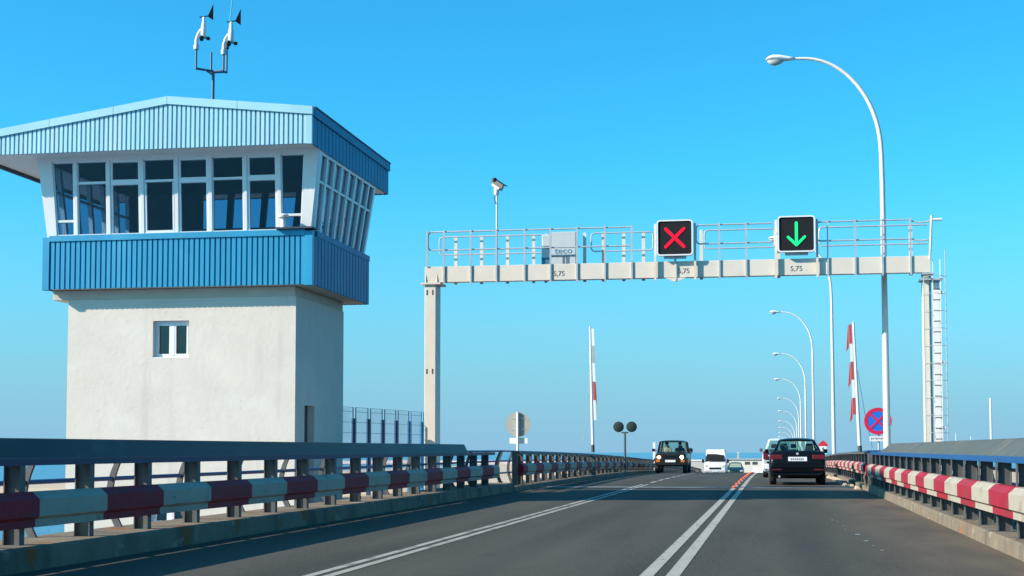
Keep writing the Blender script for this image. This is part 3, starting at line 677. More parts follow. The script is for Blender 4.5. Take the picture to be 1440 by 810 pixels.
def wind_sensor(label, x, y, z):
    s = thing('wind_sensor', label, 'wind sensor', (x, y, z), 0, 'wind sensors on the roof mast')
    mb = MB(); mb.tube([(x, y, z), (x + .0, y, z + .16), (x + .04, y, z + .30), (x + .11, y, z + .40)], [.045, .04, .034, .03], 10); mb.build('arm', 'white_paint', s, smooth=True)
    mb = MB(); mb.lathe([(.055, 0), (.065, .02), (.06, .26), (.045, .30), (.03, .44), (.02, .46)], (x + .17, y, z + .22), n=12); mb.build('body', 'white_paint', s, smooth=True)
    mb = MB(); mb.lathe([(.06, 0), (.065, .09), (.04, .13)], (x, y, z - .06), n=12); mb.build('clamp', 'galv', s, smooth=True)
    for a in (.3, 2.4, 4.5):
        c = Vector((x + .17 + .10*cos(a), y + .10*sin(a), z + .19)); mb = MB(); mb.lathe([(.0, -.045), (.04, -.03), (.05, 0), (.04, .03), (0, .045)], c, n=8)
        mb.tube([(x + .17, y, z + .20), tuple(c)], .012, 6); mb.build('cup', 'black', s, smooth=True)
    mb = MB(); mb.tube([(x + .06, y + .02, z + .685), (x + .36, y - .04, z + .69)], .012, 6); mb.plate([(x + .27, y - .02, z + .68), (x + .41, y - .05, z + .58), (x + .41, y - .05, z + .94)], .012); mb.build('vane', 'vane', s)
wind_sensor('white wind sensor with a dark vane on the left arm of the roof mast', -12.72, 31.0, 10.28)
wind_sensor('white wind sensor with a dark vane on the right arm of the roof mast', -12.05, 30.95, 10.12)
t = thing('whip_antenna', 'thin teal whip antenna rising from the roof mast between the wind sensors', 'antenna', (-12.17, 31.45, 10.34))
mb = MB(); mb.tube([(-12.17, 31.45, 10.34), (-12.05, 31.45, 11.5), (-11.93, 31.45, 12.7)], [.018, .014, .008], 6); mb.build('whip', 'antenna', t, smooth=True)
mb = MB(); mb.lathe([(.05, 0), (.055, .08), (.03, .12)], (-12.17, 31.45, 10.335), n=10); mb.build('base', 'dark_grey', t, smooth=True)

# blue mesh fence behind the tower
A, B = Vector((-10.72, 35.6, 0)), Vector((-9.75, 42.0, 0)); n = 7
t = thing('mesh_fence', 'blue steel mesh fence with dark posts between the tower and the gantry column', 'fence', (A.x, A.y, .02))
for i in range(n):
    a = A.lerp(B, i/n); b = A.lerp(B, (i + 1)/n); d = (b - a).normalized(); e0 = a + d*.10; e1 = b - d*.06
    mb = MB(); mb.tube([(e0.x, e0.y, .15), (e0.x, e0.y, 2.30), (e1.x, e1.y, 2.30), (e1.x, e1.y, .15)], .016, 6)
    p = mb.build('panel_frame', 'fence_blue' if i < 5 else 'fence_bright', t)
    mb = MB()
    for k in range(8): mb.tube([(e0.x, e0.y, .3 + k*.27), (e1.x, e1.y, .3 + k*.27)], .007, 4)
    for k in range(1, 12): q = e0.lerp(e1, k/12); mb.tube([(q.x, q.y, .15), (q.x, q.y, 2.28)], .0035, 4)
    w = mb.build('wire_mesh', 'mesh_wire', t); w.parent = p
for i in range(n + 1):
    a = A.lerp(B, i/n); mb = MB(); mb.box(a.x - .05, a.x + .05, a.y - .05, a.y + .05, .021, 2.02); mb.build('post', 'fence_blue' if i < 5 else 'fence_bright', t)

# ------------------------------------------------------------------ gantry
YG = 39.70; zg0, zg1 = 5.86, 6.30
G = thing('sign_gantry', 'white steel sign gantry spanning the road with a railed walkway and end ladder', 'gantry', (-9.35, YG, -.4))
mb = MB(); mb.box(-9.49, 4.12, YG, YG + .22, zg0, zg1); mb.build('beam', 'gantry', G, bevel=.008)
mb = MB(); mb.box(-9.45, 4.1, YG + .23, YG + 1.02, zg0 + .20, zg0 + .24); mb.build('walkway', 'galv', G)
mb = MB(); mb.box(-9.45, 4.1, YG + 1.03, YG + 1.10, zg0 + .14, zg0 + .32); mb.build('rear_stringer', 'gantry', G)
for k in range(19):
    x = -9.2 + k*.73; mb = MB(); mb.box(x - .03, x + .03, YG + .23, YG + 1.02, zg0 + .12, zg0 + .195); mb.build('cross_bearer', 'galv', G)
mb = MB(); mb.box(-9.50, -9.18, YG + .02, YG + .62, -.4, zg0 - .055)
mb.build('column', 'gantry', G, bevel=.012)
mb = MB(); mb.box(-9.60, -9.04, YG - .04, YG + .70, zg0 - .053, zg0 - .004)
for x in (-9.46, -9.14): mb.add([(x - .012, YG - .03, zg0), (x + .012, YG - .03, zg0), (x + .012, YG - .002, zg0), (x - .012, YG - .002, zg0), (x, YG - .004, zg0 + .25)], [(0,1,2,3),(0,1,4),(1,2,4),(2,3,4),(3,0,4)])
mb.build('head_plate', 'gantry', G)
mb = MB()
for z in (5.52, 2.72 + .6): 
    for x in (-9.43, -9.27): mb.box(x - .016, x + .016, YG + .012, YG + .019, z, z + .14)
mb.build('bolt_slot', 'dark_grey', G)
# front posts
FX = [-9.42, -8.94, -8.18, -7.46, -6.67, -5.95, -5.22, -4.45, -3.72, -1.36, -.65, 1.49, 2.2, 2.9, 3.62]
for i, x in enumerate(FX):
    mb = MB(); z0 = zg1 if i == 0 else zg0 - .06
    mb.box(x - .023, x + .023, YG - .036, YG - .003, z0, 7.31); 
    mb.build('front_post', 'galv', G)
RXs = [-8.85, -8.1, -7.35, -6.6, -6.25, -5.15, -4.62, -4.05, -3.5, -1.9, .2, 3.72]
for x in RXs:
    mb = MB(); mb.box(x - .045, x + .045, YG + 1.101, YG + 1.13, zg0 + .06, 7.31); mb.build('rear_post', 'gantry', G)
def loop(x0, x1, z0, z1, y, r=.1, closed=(1, 1)):
    pts = []
    def arc(cx, cz, a0, a1): return [(cx + r*cos(a0 + (a1-a0)*k/4), y, cz + r*sin(a0 + (a1-a0)*k/4)) for k in range(5)]
    if closed[0] and closed[1]:
        pts = arc(x1-r, z1-r, pi/2, 0) + arc(x1-r, z0+r, 0, -pi/2) + arc(x0+r, z0+r, -pi/2, -pi) + arc(x0+r, z1-r, pi, pi/2) + [(x1-r, y, z1)]
    elif closed[0]: pts = [(x1, y, z1)] + arc(x0+r, z1-r, pi/2, pi) + arc(x0+r, z0+r, pi, 3*pi/2) + [(x1, y, z0)]
    else: pts = [(x0, y, z1)] + arc(x1-r, z1-r, pi/2, 0) + arc(x1-r, z0+r, 0, -pi/2) + [(x0, y, z0)]
    return pts
for (x0, x1, y, cl) in ((-9.40, -3.70, YG + .02, (1, 0)), (-9.30, -6.22, YG + 1.0, (1, 1)), (-4.95, -3.22, YG + 1.0, (1, 1)), (-1.98, .05, YG + .02, (1, 0)), (-1.8, .1, YG + 1.0, (1, 1)), (1.2, 3.62, YG + .02, (1, 0)), (1.3, 4.15, YG + 1.0, (1, 0))):
    mb = MB(); mb.tube(loop(x0, x1, 6.76, 7.27, y, closed=cl), .021, 8); mb.build('handrail', 'galv', G, smooth=True)
for z in (7.20, 6.72):
    mb = MB(); mb.tube([(3.62, YG + .02, z + .04), (3.85, YG, z - .02), (4.08, YG - .03, z), (4.16, YG - .04, z + .06)], .02, 6); mb.build('handrail', 'galv', G, smooth=True)
mb = MB(); mb.tube([(4.10, YG - .06, zg1 - .1), (4.16, YG - .06, 7.36)], .03, 8); mb.build('end_post', 'gantry', G, smooth=True)
mb = MB(); mb.tube([(4.18, YG - .06, 7.24), (4.42, YG - .06, 7.24)], .035, 8); mb.build('gate_stop', 'white_paint', G, smooth=True)
# right column with its ladder
mb = MB(); mb.box(3.93, 4.08, YG + .1, YG + .55, -.4, zg0 - .01); mb.build('column', 'gantry', G, bevel=.01)
mb = MB(); mb.box(4.082, 4.15, YG + .3, YG + .42, -.4, zg0 - .02); mb.build('column_web', 'galv', G)
mb = MB(); mb.box(3.86, 4.42, YG - .02, YG + .6, zg0 - .20, zg0 - .15); mb.box(3.9, 4.2, YG - .04, YG + .3, zg0 - .05, zg0 - .011); mb.build('column_bracket', 'galv', G)
mb = MB(); mb.box(4.16, 4.175, YG - .02, YG + .05, -.4, zg1 - .1); mb.box(4.35, 4.365, YG - .02, YG + .05, -.4, zg1 - .1)
mb.box(4.176, 4.349, YG + .16, YG + .18, -.4, zg0 - .25)
lad = mb.build('ladder', 'white_paint', G)
mb = MB()
for k in range(21): mb.box(4.176, 4.349, YG - .01, YG + .03, -.2 + k*.28, -.175 + k*.28)
r_ = mb.build('rung', 'dark_grey', G); r_.parent = lad
mb = MB()
for x in (3.90, 4.45): mb.tube([(x, YG - .35, 0.3), (x, YG - .35, zg1 + .12 if x > 4.2 else zg0 - .15)], .013, 6)
for k in range(12):
    z = .75 + k*.45; pts = [(4.16, YG, z), (3.90, YG - .18, z), (3.90, YG - .35, z), (4.03, YG - .6, z), (4.3, YG - .6, z), (4.45, YG - .35, z), (4.45, YG - .18, z), (4.36, YG, z)]
    mb.tube(pts, .007, 5)
c_ = mb.build('cage', 'galv', G, smooth=True); c_.parent = lad
mb = MB()
for z in (1.75, 3.45, 5.3): mb.box(4.28, 4.44, YG + .0, YG + .12, z, z + .07)
mb.build('ladder_clamp', 'white_paint', G)
mb = MB(); mb.hexa([(3.602, YG - .2, -.8), (3.7, YG - .2, -.8), (3.7, YG + .9, -.8), (3.602, YG + .9, -.8)], [(3.602, YG - .5, -.401), (4.6, YG - .7, -.401), (4.6, YG + 1.1, -.401), (3.602, YG + 1.1, -.401)]); mb.build('bearing_corbel', 'deck', G)
# clearance figures painted on the beam
for x in (-5.72, -2.32, .66): text_mesh('clearance_figure', '5,75', .19, (x, YG - .004, 6.03), 'ink', G, thick=.002)
# lane signals
def lane_signal(label, x0, x1, z0, z1, kind):
    xc = (x0 + x1)/2; y = YG - .16
    t = thing('lane_signal', label, 'lane signal', (xc, y, z0), 0, 'lane signals on the gantry')
    def rrect(a, b, c, d, r):
        pts = []
        for (cx_, cz_, s0) in ((b - r, d - r, 0), (a + r, d - r, pi/2), (a + r, c + r, pi), (b - r, c + r, 3*pi/2)):
            for k in range(5): pts.append((cx_ + r*cos(s0 + k*pi/8), cz_ + r*sin(s0 + k*pi/8)))
        return pts
    mb = MB(); mb.prism_y(rrect(x0, x1, z0, z1, .09), y, y + .13); mb.build('housing', 'galv', t)
    o_, i_ = rrect(x0, x1, z0, z1, .09), rrect(x0 + .036, x1 - .036, z0 + .036, z1 - .036, .06); n = len(o_)
    mb = MB(); mb.loft([[(p[0], y - .002, p[1]) for p in o_], [(p[0], y - .05, p[1]) for p in o_], [(p[0], y - .05, p[1]) for p in i_], [(p[0], y - .004, p[1]) for p in i_]], caps=False); mb.build('border', 'white_frame', t)
    mb = MB(); mb.prism_y(i_, y - .02, y - .003); mb.build('face', 'black', t)
    mb = MB(); yy = y - .026
    def dots(p, q, w):
        """one lit stroke with rounded ends, in x,z"""
        p = Vector(p); q = Vector(q); d = (q - p).normalized(); nn = Vector((-d.y, d.x)); poly = []
        for k in range(7): a = pi/2 + k*pi/6; poly.append(p + (d*cos(a) + nn*sin(a))*w)
        for k in range(7): a = -pi/2 + k*pi/6; poly.append(q + (d*cos(a) + nn*sin(a))*w)
        mb.prism_y([(v.x, v.y) for v in poly], yy - random.random()*.003 - .002, yy + .004)
    zc = (z0 + z1)/2; s = (x1 - x0)
    if kind == 'cross':
        dots((xc - .25*s, zc + .25*s), (xc + .25*s, zc - .25*s), .042*s); yy -= .004; dots((xc - .25*s, zc - .25*s), (xc + .25*s, zc + .25*s), .042*s); mb.build('cross', 'led_red', t)
    else:
        dots((xc, zc + .30*s), (xc, zc - .24*s), .040*s); yy -= .004; dots((xc - .22*s, zc - .08*s), (xc, zc - .30*s), .036*s); yy -= .004; dots((xc + .22*s, zc - .08*s), (xc, zc - .30*s), .036*s); mb.build('arrow', 'led_green', t)
    for x in (x0 - .05, x1 + .05):
        mb = MB(); mb.box(x - .03, x + .03, YG - .10, YG - .045, zg0 - .08, z1 - .08); mb.build('support_post', 'gantry', t)
    mb = MB(); mb.box(xc - .30, xc + .30, YG - .1, YG - .03, z0 - .07, z0 - .002); mb.build('bracket', 'galv', t); mb = MB()
    if kind == 'arrow': return
    mb.box(xc - .03, xc + .03, YG - .045, YG - .031, zg0 - .1, z0 - .07)
    mb.add([(xc - .28, YG - .03, zg0 - .01), (xc + .28, YG - .03, zg0 - .01), (xc, YG - .03, zg0 - .13), (xc - .28, YG - .01, zg0 - .01), (xc + .28, YG - .01, zg0 - .01), (xc, YG - .01, zg0 - .13)], [(0,1,2),(5,4,3),(0,3,4,1),(1,4,5,2),(2,5,3,0)])
    mb.build('stay_plate', 'gantry', t)
lane_signal('square black lane signal showing a red cross above the middle lane', -3.03, -2.06, 6.43, 7.40, 'cross')
lane_signal('square black lane signal showing a green down arrow above the right lane', .18, 1.16, 6.45, 7.42, 'arrow')
# equipment cabinet on the walkway
t = thing('equipment_cabinet', 'pale grey equipment cabinet with blue lettering on the gantry walkway', 'cabinet', (-5.8, YG + .7, zg0 + .07))
cy = YG + .55
mb = MB(); mb.box(-6.02, -5.33, cy, cy + .4, zg0 + .08, 7.27); mb.build('case', 'cabinet', t, bevel=.012)
mb = MB(); mb.box(-6.30, -6.024, cy + .05, cy + .38, zg0 + .08, 7.02); mb.build('shaded_section', 'cabinet_shaded', t, bevel=.01)  # recessed left section, coloured dark to stand for its shadow
mb = MB(); mb.box(-6.28, -6.03, cy - .02, cy + .045, 6.86, 7.2); mb.build('hood', 'cabinet', t, bevel=.03)
mb = MB(); mb.box(-6.0, -5.35, cy - .006, cy - .002, 6.575, 6.595); mb.box(-5.70, -5.64, cy - .006, cy - .002, zg0 + .1, 6.57); mb.build('door_seam', 'ink', t)
text_mesh('lettering', 'teco', .24, (-5.67, cy - .004, 6.735), 'ink_blue', t, thick=.002, squeeze=1.15)
# camera on its pole
t = thing('traffic_camera', 'grey traffic camera with a tilted sunshield on a thin pole above the gantry', 'camera', (-7.46, YG + .05, zg1))
mb = MB(); mb.tube([(-7.46, YG + .05, zg1 - .3), (-7.46, YG + .05, 8.28)], .028, 8); mb.build('pole', 'galv', t, smooth=True)
m_ = Matrix.Translation((-7.44, YG + .05, 8.55)) @ Matrix.Rotation(R(-25), 4, 'Z') @ Matrix.Rotation(R(32), 4, 'Y')
mb = MB(); mb.box(-.13, .17, -.09, .09, -.10, .08, m=m_); mb.build('housing', 'sign_grey', t, bevel=.015)
mb = MB(); mb.box(-.19, .25, -.11, .11, .083, .10, m=m_); mb.box(-.19, .25, -.112, -.10, -.02, .082, m=m_); mb.build('sunshield', 'dark_grey', t)
mb = MB(); mb.lathe([(.05, 0), (.075, .05), (.075, .19), (.05, .24)], (-7.47, YG + .05, 8.26), n=12); mb.build('pan_head', 'white_paint', t, smooth=True)
mb = MB(); mb.lathe([(0, -.06), (.05, -.05), (.065, 0), (.05, .05), (0, .06)], (-7.51, YG - .02, 8.68), n=10); mb.build('lens', 'black', t, smooth=True)
mb = MB(); mb.tube([(-7.49, YG + .05, 8.3), (-7.54, YG + .03, 8.2), (-7.5, YG + .02, 8.02)], .016, 6); mb.build('cable', 'dark_grey', t, smooth=True)

# ------------------------------------------------------------------ street lamps
LH = 11.98
L = local('street_lamp', 'tallest white street lamp, nearest, standing right behind the gantry', 'street lamp', 'street lamps along the right side of the bridge')
mb = MB(); path = [(0, 0, -.5), (0, 0, 0), (-.01, 0, 3), (-.02, 0, 6), (-.03, 0, 8.4), (-.045, 0, 9.15)]; rad = [.105, .102, .09, .078, .068, .064]
a_, b_ = 2.12, LH - 9.25
for k in range(1, 19):
    q = pi/2*k/18; path.append((-.05 - a_*(1 - cos(q)), 0, 9.2 + b_*sin(q)*1.0)); rad.append(.064 - .024*k/18)
path.append((-2.45, 0, LH - .045)); rad.append(.036)
mb.tube(path, rad, 12); mb.build('pole', 'lamp_paint', L, smooth=True, angle=60)
mb = MB(); mb.box(-.16, .16, -.16, .16, -.06, 0); mb.tube([(0, 0, 0), (0, 0, .6)], [.13, .115], 12); mb.build('base', 'lamp_paint', L)
mb = MB(); secs = []
for (x, w, zt_, zb_) in ((-2.30, .035, LH - .02, LH - .08), (-2.5, .07, LH + .03, LH - .10), (-2.75, .13, LH + .08, LH - .10), (-2.95, .16, LH + .085, LH - .08), (-3.08, .11, LH + .03, LH - .06), (-3.13, .04, LH - .02, LH - .05)):
    zc_, hh = (zt_ + zb_)/2, (zt_ - zb_)/2; secs.append([(x, w*cos(2*pi*k/14), zc_ + hh*sin(2*pi*k/14)) for k in range(14)])
mb.loft(secs); mb.build('lamp_head', 'white_paint', L, smooth=True, angle=80)
mb = MB(); secs = []
for (x, w, d_) in ((-2.62, .03, .02), (-2.72, .10, .10), (-2.88, .125, .15), (-3.02, .09, .11), (-3.09, .03, .03)):
    secs.append([(x, w*cos(pi + pi*k/8), LH - .075 + d_*sin(pi + pi*k/8)) for k in range(9)])
mb.loft(secs); mb.build('lamp_bowl', 'lamp_glass', L, smooth=True, angle=80)
lamps = [(3.045, 40.95), (3.015, 75.5), (2.983, 110.5), (3.185, 145.5), (3.351, 179.75), (3.769, 218.5), (4.043, 255.0), (4.24, 293.25), (4.39, 324.5), (4.456, 353.75), (4.471, 383.25)]
names = ['second white street lamp, its head behind the green arrow signal', 'third white street lamp along the road, its whole arm showing below the gantry', 'fourth white street lamp along the road, just beyond the third',
         'fifth white street lamp in the receding row', 'sixth white street lamp in the receding row', 'seventh white street lamp in the receding row', 'eighth white street lamp in the receding row',
         'ninth tiny white street lamp in the receding row', 'tenth tiny white street lamp, last but one in the row', 'farthest and smallest white street lamp at the end of the row']
for i, (x, y) in enumerate(lamps):
    if i == 0: place(L, (x, y, zr(y)))
    else: dup(L, (x, y, zr(y)), label=names[i - 1])

# ------------------------------------------------------------------ barrier booms (raised)
def boom(label, x, y, z0, z1, lean, side, offs, mats):
    t = thing('barrier_boom', label, 'barrier', (x, y, zr(y)), 0, 'raised barrier booms')
    n = 10
    mb = MB(); mb.box(x - .11, x + .11, y - .16, y + .16, zr(y) - .05, z0 - .22); mb.build('pedestal', 'dark_grey', t, bevel=.02)
    P_ = lambda u: Vector((x + lean*u, y, z0 + (z1 - z0)*u))
    mb = MB(); mb.tube([P_(-.02), P_(.04)], .07, 10); mb.build('pivot', 'dark_grey', t, smooth=True)
    mb = MB(); mb.tube([P_(k/n) for k in range(n + 1)], [.062 - .025*k/n for k in range(n + 1)], 10); mb.build('pole', 'white_paint', t, smooth=True)
    # striped board fixed along the boom, in bands
    mb = MB(); us = offs
    for i, (u0, u1) in enumerate(zip(us[:-1], us[1:])):
        a, b = P_(u0), P_(u1); s = side
        mb.plate([a + Vector((.07*s, -.02, 0)), a + Vector((.17*s, -.02, 0)), b + Vector((.15*s, -.02, 0)), b + Vector((.06*s, -.02, 0))], .02, mi=mats[i])
    mb.build('striped_board', ['boom_red', 'white_paint', 'sign_grey'], t)
    mb = MB()
    for i, (u0, u1) in enumerate(zip(us[:-1], us[1:])):
        if mats[i] == 0:
            a, b = P_(u0), P_(u1); s = side
            mb.plate([b + Vector((.16*s, -.01, 0)), b + Vector((.19*s, -.01, -.1)), a + Vector((.27*s if side < 0 else .20*s, -.01, -.28 if side < 0 else -.2)), a + Vector((.18*s if side < 0 else .17*s, -.01, -.12 if side < 0 else -.1))], .012)
    mb.build('hanging_skirt', 'boom_red', t)
    mb = MB(); mb.tube([P_(.62) + Vector((-.06*side, 0, 0)), P_(.3) + Vector((-.22*side, .1, 0)), P_(.0) + Vector((-.42*side, .2, .1))], .008, 5); mb.build('stay_wire', 'sign_grey', t)
boom('raised barrier boom on the right with red and white boards and hanging skirt', 2.86, 50.5, 1.2, 5.52, -.16, -1, (.28, .41, .55, .69, .83, .98), [0, 1, 0, 1, 0])
boom('raised barrier boom on the left of the road with white and red boards', -7.05, 58.3, 1.25, 6.18, -.10, 1, (.24, .40, .55, .70, .84, .98), [1, 0, 1, 2, 1])

# ------------------------------------------------------------------ signs
def disc(mb, x, y, z, r, t, n=28, mi=0): mb.lathe([(r, 0), (r, t)], (x, y, z), axis='Y', n=n, mi=mi)
t = thing('road_sign', 'round road sign seen from its grey back, small plate below, left of the road', 'road sign', (-7.85, 45.5, zr(45)))
mb = MB(); disc(mb, -7.85, 45.5, 2.02, .385, .012); mb.build('disc', 'sign_grey', t)
mb = MB(); mb.tube([(-7.86, 45.43, .1), (-7.86, 45.43, 2.41)], .042, 10); mb.build('post', 'white_paint', t, smooth=True)
mb = MB(); mb.box(-8.13, -7.56, 45.49, 45.5, 1.42, 1.60); mb.build('plate', 'white_paint', t)
mb = MB()
for z in (1.85, 2.2): mb.box(-8.05, -7.65, 45.475, 45.487, z, z + .03)
mb.build('clip', 'galv', t)
t = thing('traffic_signal', 'pair of round signal heads seen from behind on one dark post, left of the road', 'traffic signal', (-6.98, 70, zr(70)))
mb = MB(); mb.tube([(-6.93, 70, zr(70)), (-6.93, 70, 2.05)], .05, 8); mb.build('post', 'dark_grey', t, smooth=True)
for dx_ in (-.31, .31):
    mb = MB(); mb.lathe([(0, .035), (.22, .03), (.25, .01), (.255, -.10), (.24, -.12), (0, -.12)], (-6.93 + dx_, 70, 2.36), axis='Y', n=24); mb.build('signal_head', 'signal_back', t, smooth=True)
mb = MB(); mb.box(-7.1, -6.76, 69.97, 70.03, 2.05, 2.12); mb.build('crosspiece', 'dark_grey', t)
t = thing('round_sign', 'small dark round sign on a thin post just behind the oncoming car', 'road sign', (-7.02, 128, zr(128)))
mb = MB(); mb.tube([(-7.02, 128, zr(128)), (-7.02, 128, 1.1)], .05, 8); mb.build('post', 'dark_grey', t, smooth=True)
mb = MB(); disc(mb, -7.02, 127.93, 1.30, .24, .03); mb.build('disc', 'dark_grey', t)
t = thing('marker_post', 'slim white post on the left kerb behind the oncoming car', 'post', (-7.1, 90, zr(90)))
mb = MB(); mb.box(-7.2, -7.04, 89.95, 90.05, zr(90), 1.72); mb.build('shaft', 'white_paint', t, bevel=.01)
mb = MB(); mb.box(-7.21, -7.03, 89.94, 90.06, 1.722, 1.76); mb.build('cap', 'lamp_paint', t)
# no stopping
sx, sy, sz = 3.30, 48.2, 2.14
t = thing('no_stopping_sign', 'round blue no stopping sign with red ring and cross behind the lamp post', 'road sign', (sx + .02, sy, zr(sy)))
mb = MB(); disc(mb, sx, sy, sz, .40, .02, 36); mb.build('disc', 'sign_blue', t)
mb = MB(); n = 36; o_ = [(sx + .43*cos(2*pi*k/n), sz + .43*sin(2*pi*k/n)) for k in range(n)]; i_ = [(sx + .315*cos(2*pi*k/n), sz + .315*sin(2*pi*k/n)) for k in range(n)]
mb.loft([[(p[0], sy + .005, p[1]) for p in o_], [(p[0], sy - .026, p[1]) for p in o_], [(p[0], sy - .026, p[1]) for p in i_], [(p[0], sy - .01, p[1]) for p in i_]], caps=False); mb.build('ring', 'sign_red', t)
mb = MB()
for k, a in enumerate((R(45), R(-45))):
    m_ = Matrix.Translation((sx, sy - .024 - .003*k, sz)) @ Matrix.Rotation(a, 4, 'Y'); mb.box(-.32, .32, -.004, .003, -.033, .033, m=m_)
mb.build('cross', 'sign_red', t)
mb = MB(); mb.box(sx - .27, sx + .27, sy - .012, sy, sz - .64, sz - .48); mb.build('plate', 'white_paint', t)
mb = MB()
for k in range(9): x = sx - .22 + k*.05; mb.box(x, x + .028, sy - .016, sy - .0125, sz - .585 + .01*(k % 3), sz - .53)
mb.build('plate_marks', 'ink', t)
mb = MB(); mb.tube([(sx + .02, sy + .05, zr(sy)), (sx + .02, sy + .05, sz + .3)], .035, 8); mb.build('post', 'galv', t, smooth=True)
# small red and white sign ahead of the dark car
sx, sy, sz = 2.36, 72, 1.42
t = thing('warning_sign', 'small red topped white sign with a dark figure beside the saloon mirror', 'road sign', (2.6, sy, zr(sy)))
mb = MB(); mb.prism_y([(sx - .24, sz + .02), (sx + .24, sz + .02), (sx + .20, sz + .14), (sx + .02, sz + .29), (sx - .02, sz + .29), (sx - .20, sz + .14)], sy, sy + .02); mb.build('red_panel', 'red_paint', t)
mb = MB(); mb.box(sx - .17, sx + .17, sy - .004, sy + .014, sz - .36, sz + .018); mb.build('white_panel', 'white_paint', t)
mb = MB(); mb.box(sx - .03, sx + .03, sy - .01, sy - .0045, sz - .27, sz - .04); mb.box(sx - .05, sx + .01, sy - .0102, sy - .0047, sz - .12, sz - .08); mb.build('figure', 'ink', t)
mb = MB(); mb.tube([(sx, sy + .06, zr(sy)), (sx, sy + .06, sz + .1)], .03, 8); mb.build('post', 'galv', t, smooth=True)

# orange studs on the centre line
st = local('road_stud', 'nearest and largest orange road stud on the centre line', 'road stud', 'orange studs on the centre line')
mb = MB(); mb.box(-.08, .08, -.08, .08, 0, .025); mb.build('base', 'bar_red', st, bevel=.01)
mb = MB(); mb.lathe([(.062, .026), (.056, .045), (.038, .06), (0, .066)], (0, 0, 0), n=14); mb.build('reflector', 'stud', st, smooth=True)
ords = ['second', 'third', 'fourth', 'fifth', 'sixth', 'seventh', 'eighth', 'ninth', 'tenth', 'eleventh', 'twelfth']
for k in range(12):
    y = 43.6 + k*3.6; loc = (-1.13, y, zr(y) + .005)
    if k == 0: place(st, loc)
    else: dup(st, loc, label=f'orange road stud on the centre line, {ords[k-1]} from the nearest one')
t = thing('concrete_block', 'low white concrete block on the centre line beside the white car', 'block', (-.95, 86, zr(86)))
mb = MB(); mb.hexa([(-1.18, 85.7, zr(86)), (-.15, 85.7, zr(86)), (-.15, 86.3, zr(86)), (-1.18, 86.3, zr(86))], [(-1.12, 85.8, zr(86) + .34), (-.2, 85.8, zr(86) + .34), (-.2, 86.2, zr(86) + .34), (-1.12, 86.2, zr(86) + .34)]); mb.build('block', 'white_paint', t, bevel=.03)

# ------------------------------------------------------------------ vehicles
def lower_body(secs):
    """secs: (y, z_bottom, z_top, half_width, crown)"""
    out = []
    for (y, zb_, zt_, w, cr) in secs:
        zm = zb_ + (zt_ - zb_)*.55
        half = [(w*.80, zb_), (w*.95, zb_ + .06), (w*.985, zb_ + .14), (w, zm), (w*.985, zt_ - .09), (w*.94, zt_ - .03), (w*.85, zt_), (w*.45, zt_ + cr*.8)]
        out.append([(-x, y, z) for x, z in half] + [(0, y, zt_ + cr)] + [(x, y, z) for x, z in reversed(half)])
    return out
def wheel(t, x, y, r, w, side):
    mb = MB(); mb.lathe([(r*.62, -w/2), (r*.95, -w/2), (r, -w/2 + .03), (r, w/2 - .03), (r*.95, w/2), (r*.62, w/2)], (x, y, r), axis='X', n=22); wo = mb.build('wheel', 'tyre', t, smooth=True)
    mb = MB(); mb.lathe([(r*.615, w/2*side - .03*side), (r*.6, w/2*side - .012*side), (r*.16, w/2*side - .035*side), (0, w/2*side - .02*side)], (x, y, r), axis='X', n=16); ri = mb.build('rim', 'rim', t, smooth=True); ri.parent = wo
    return wo
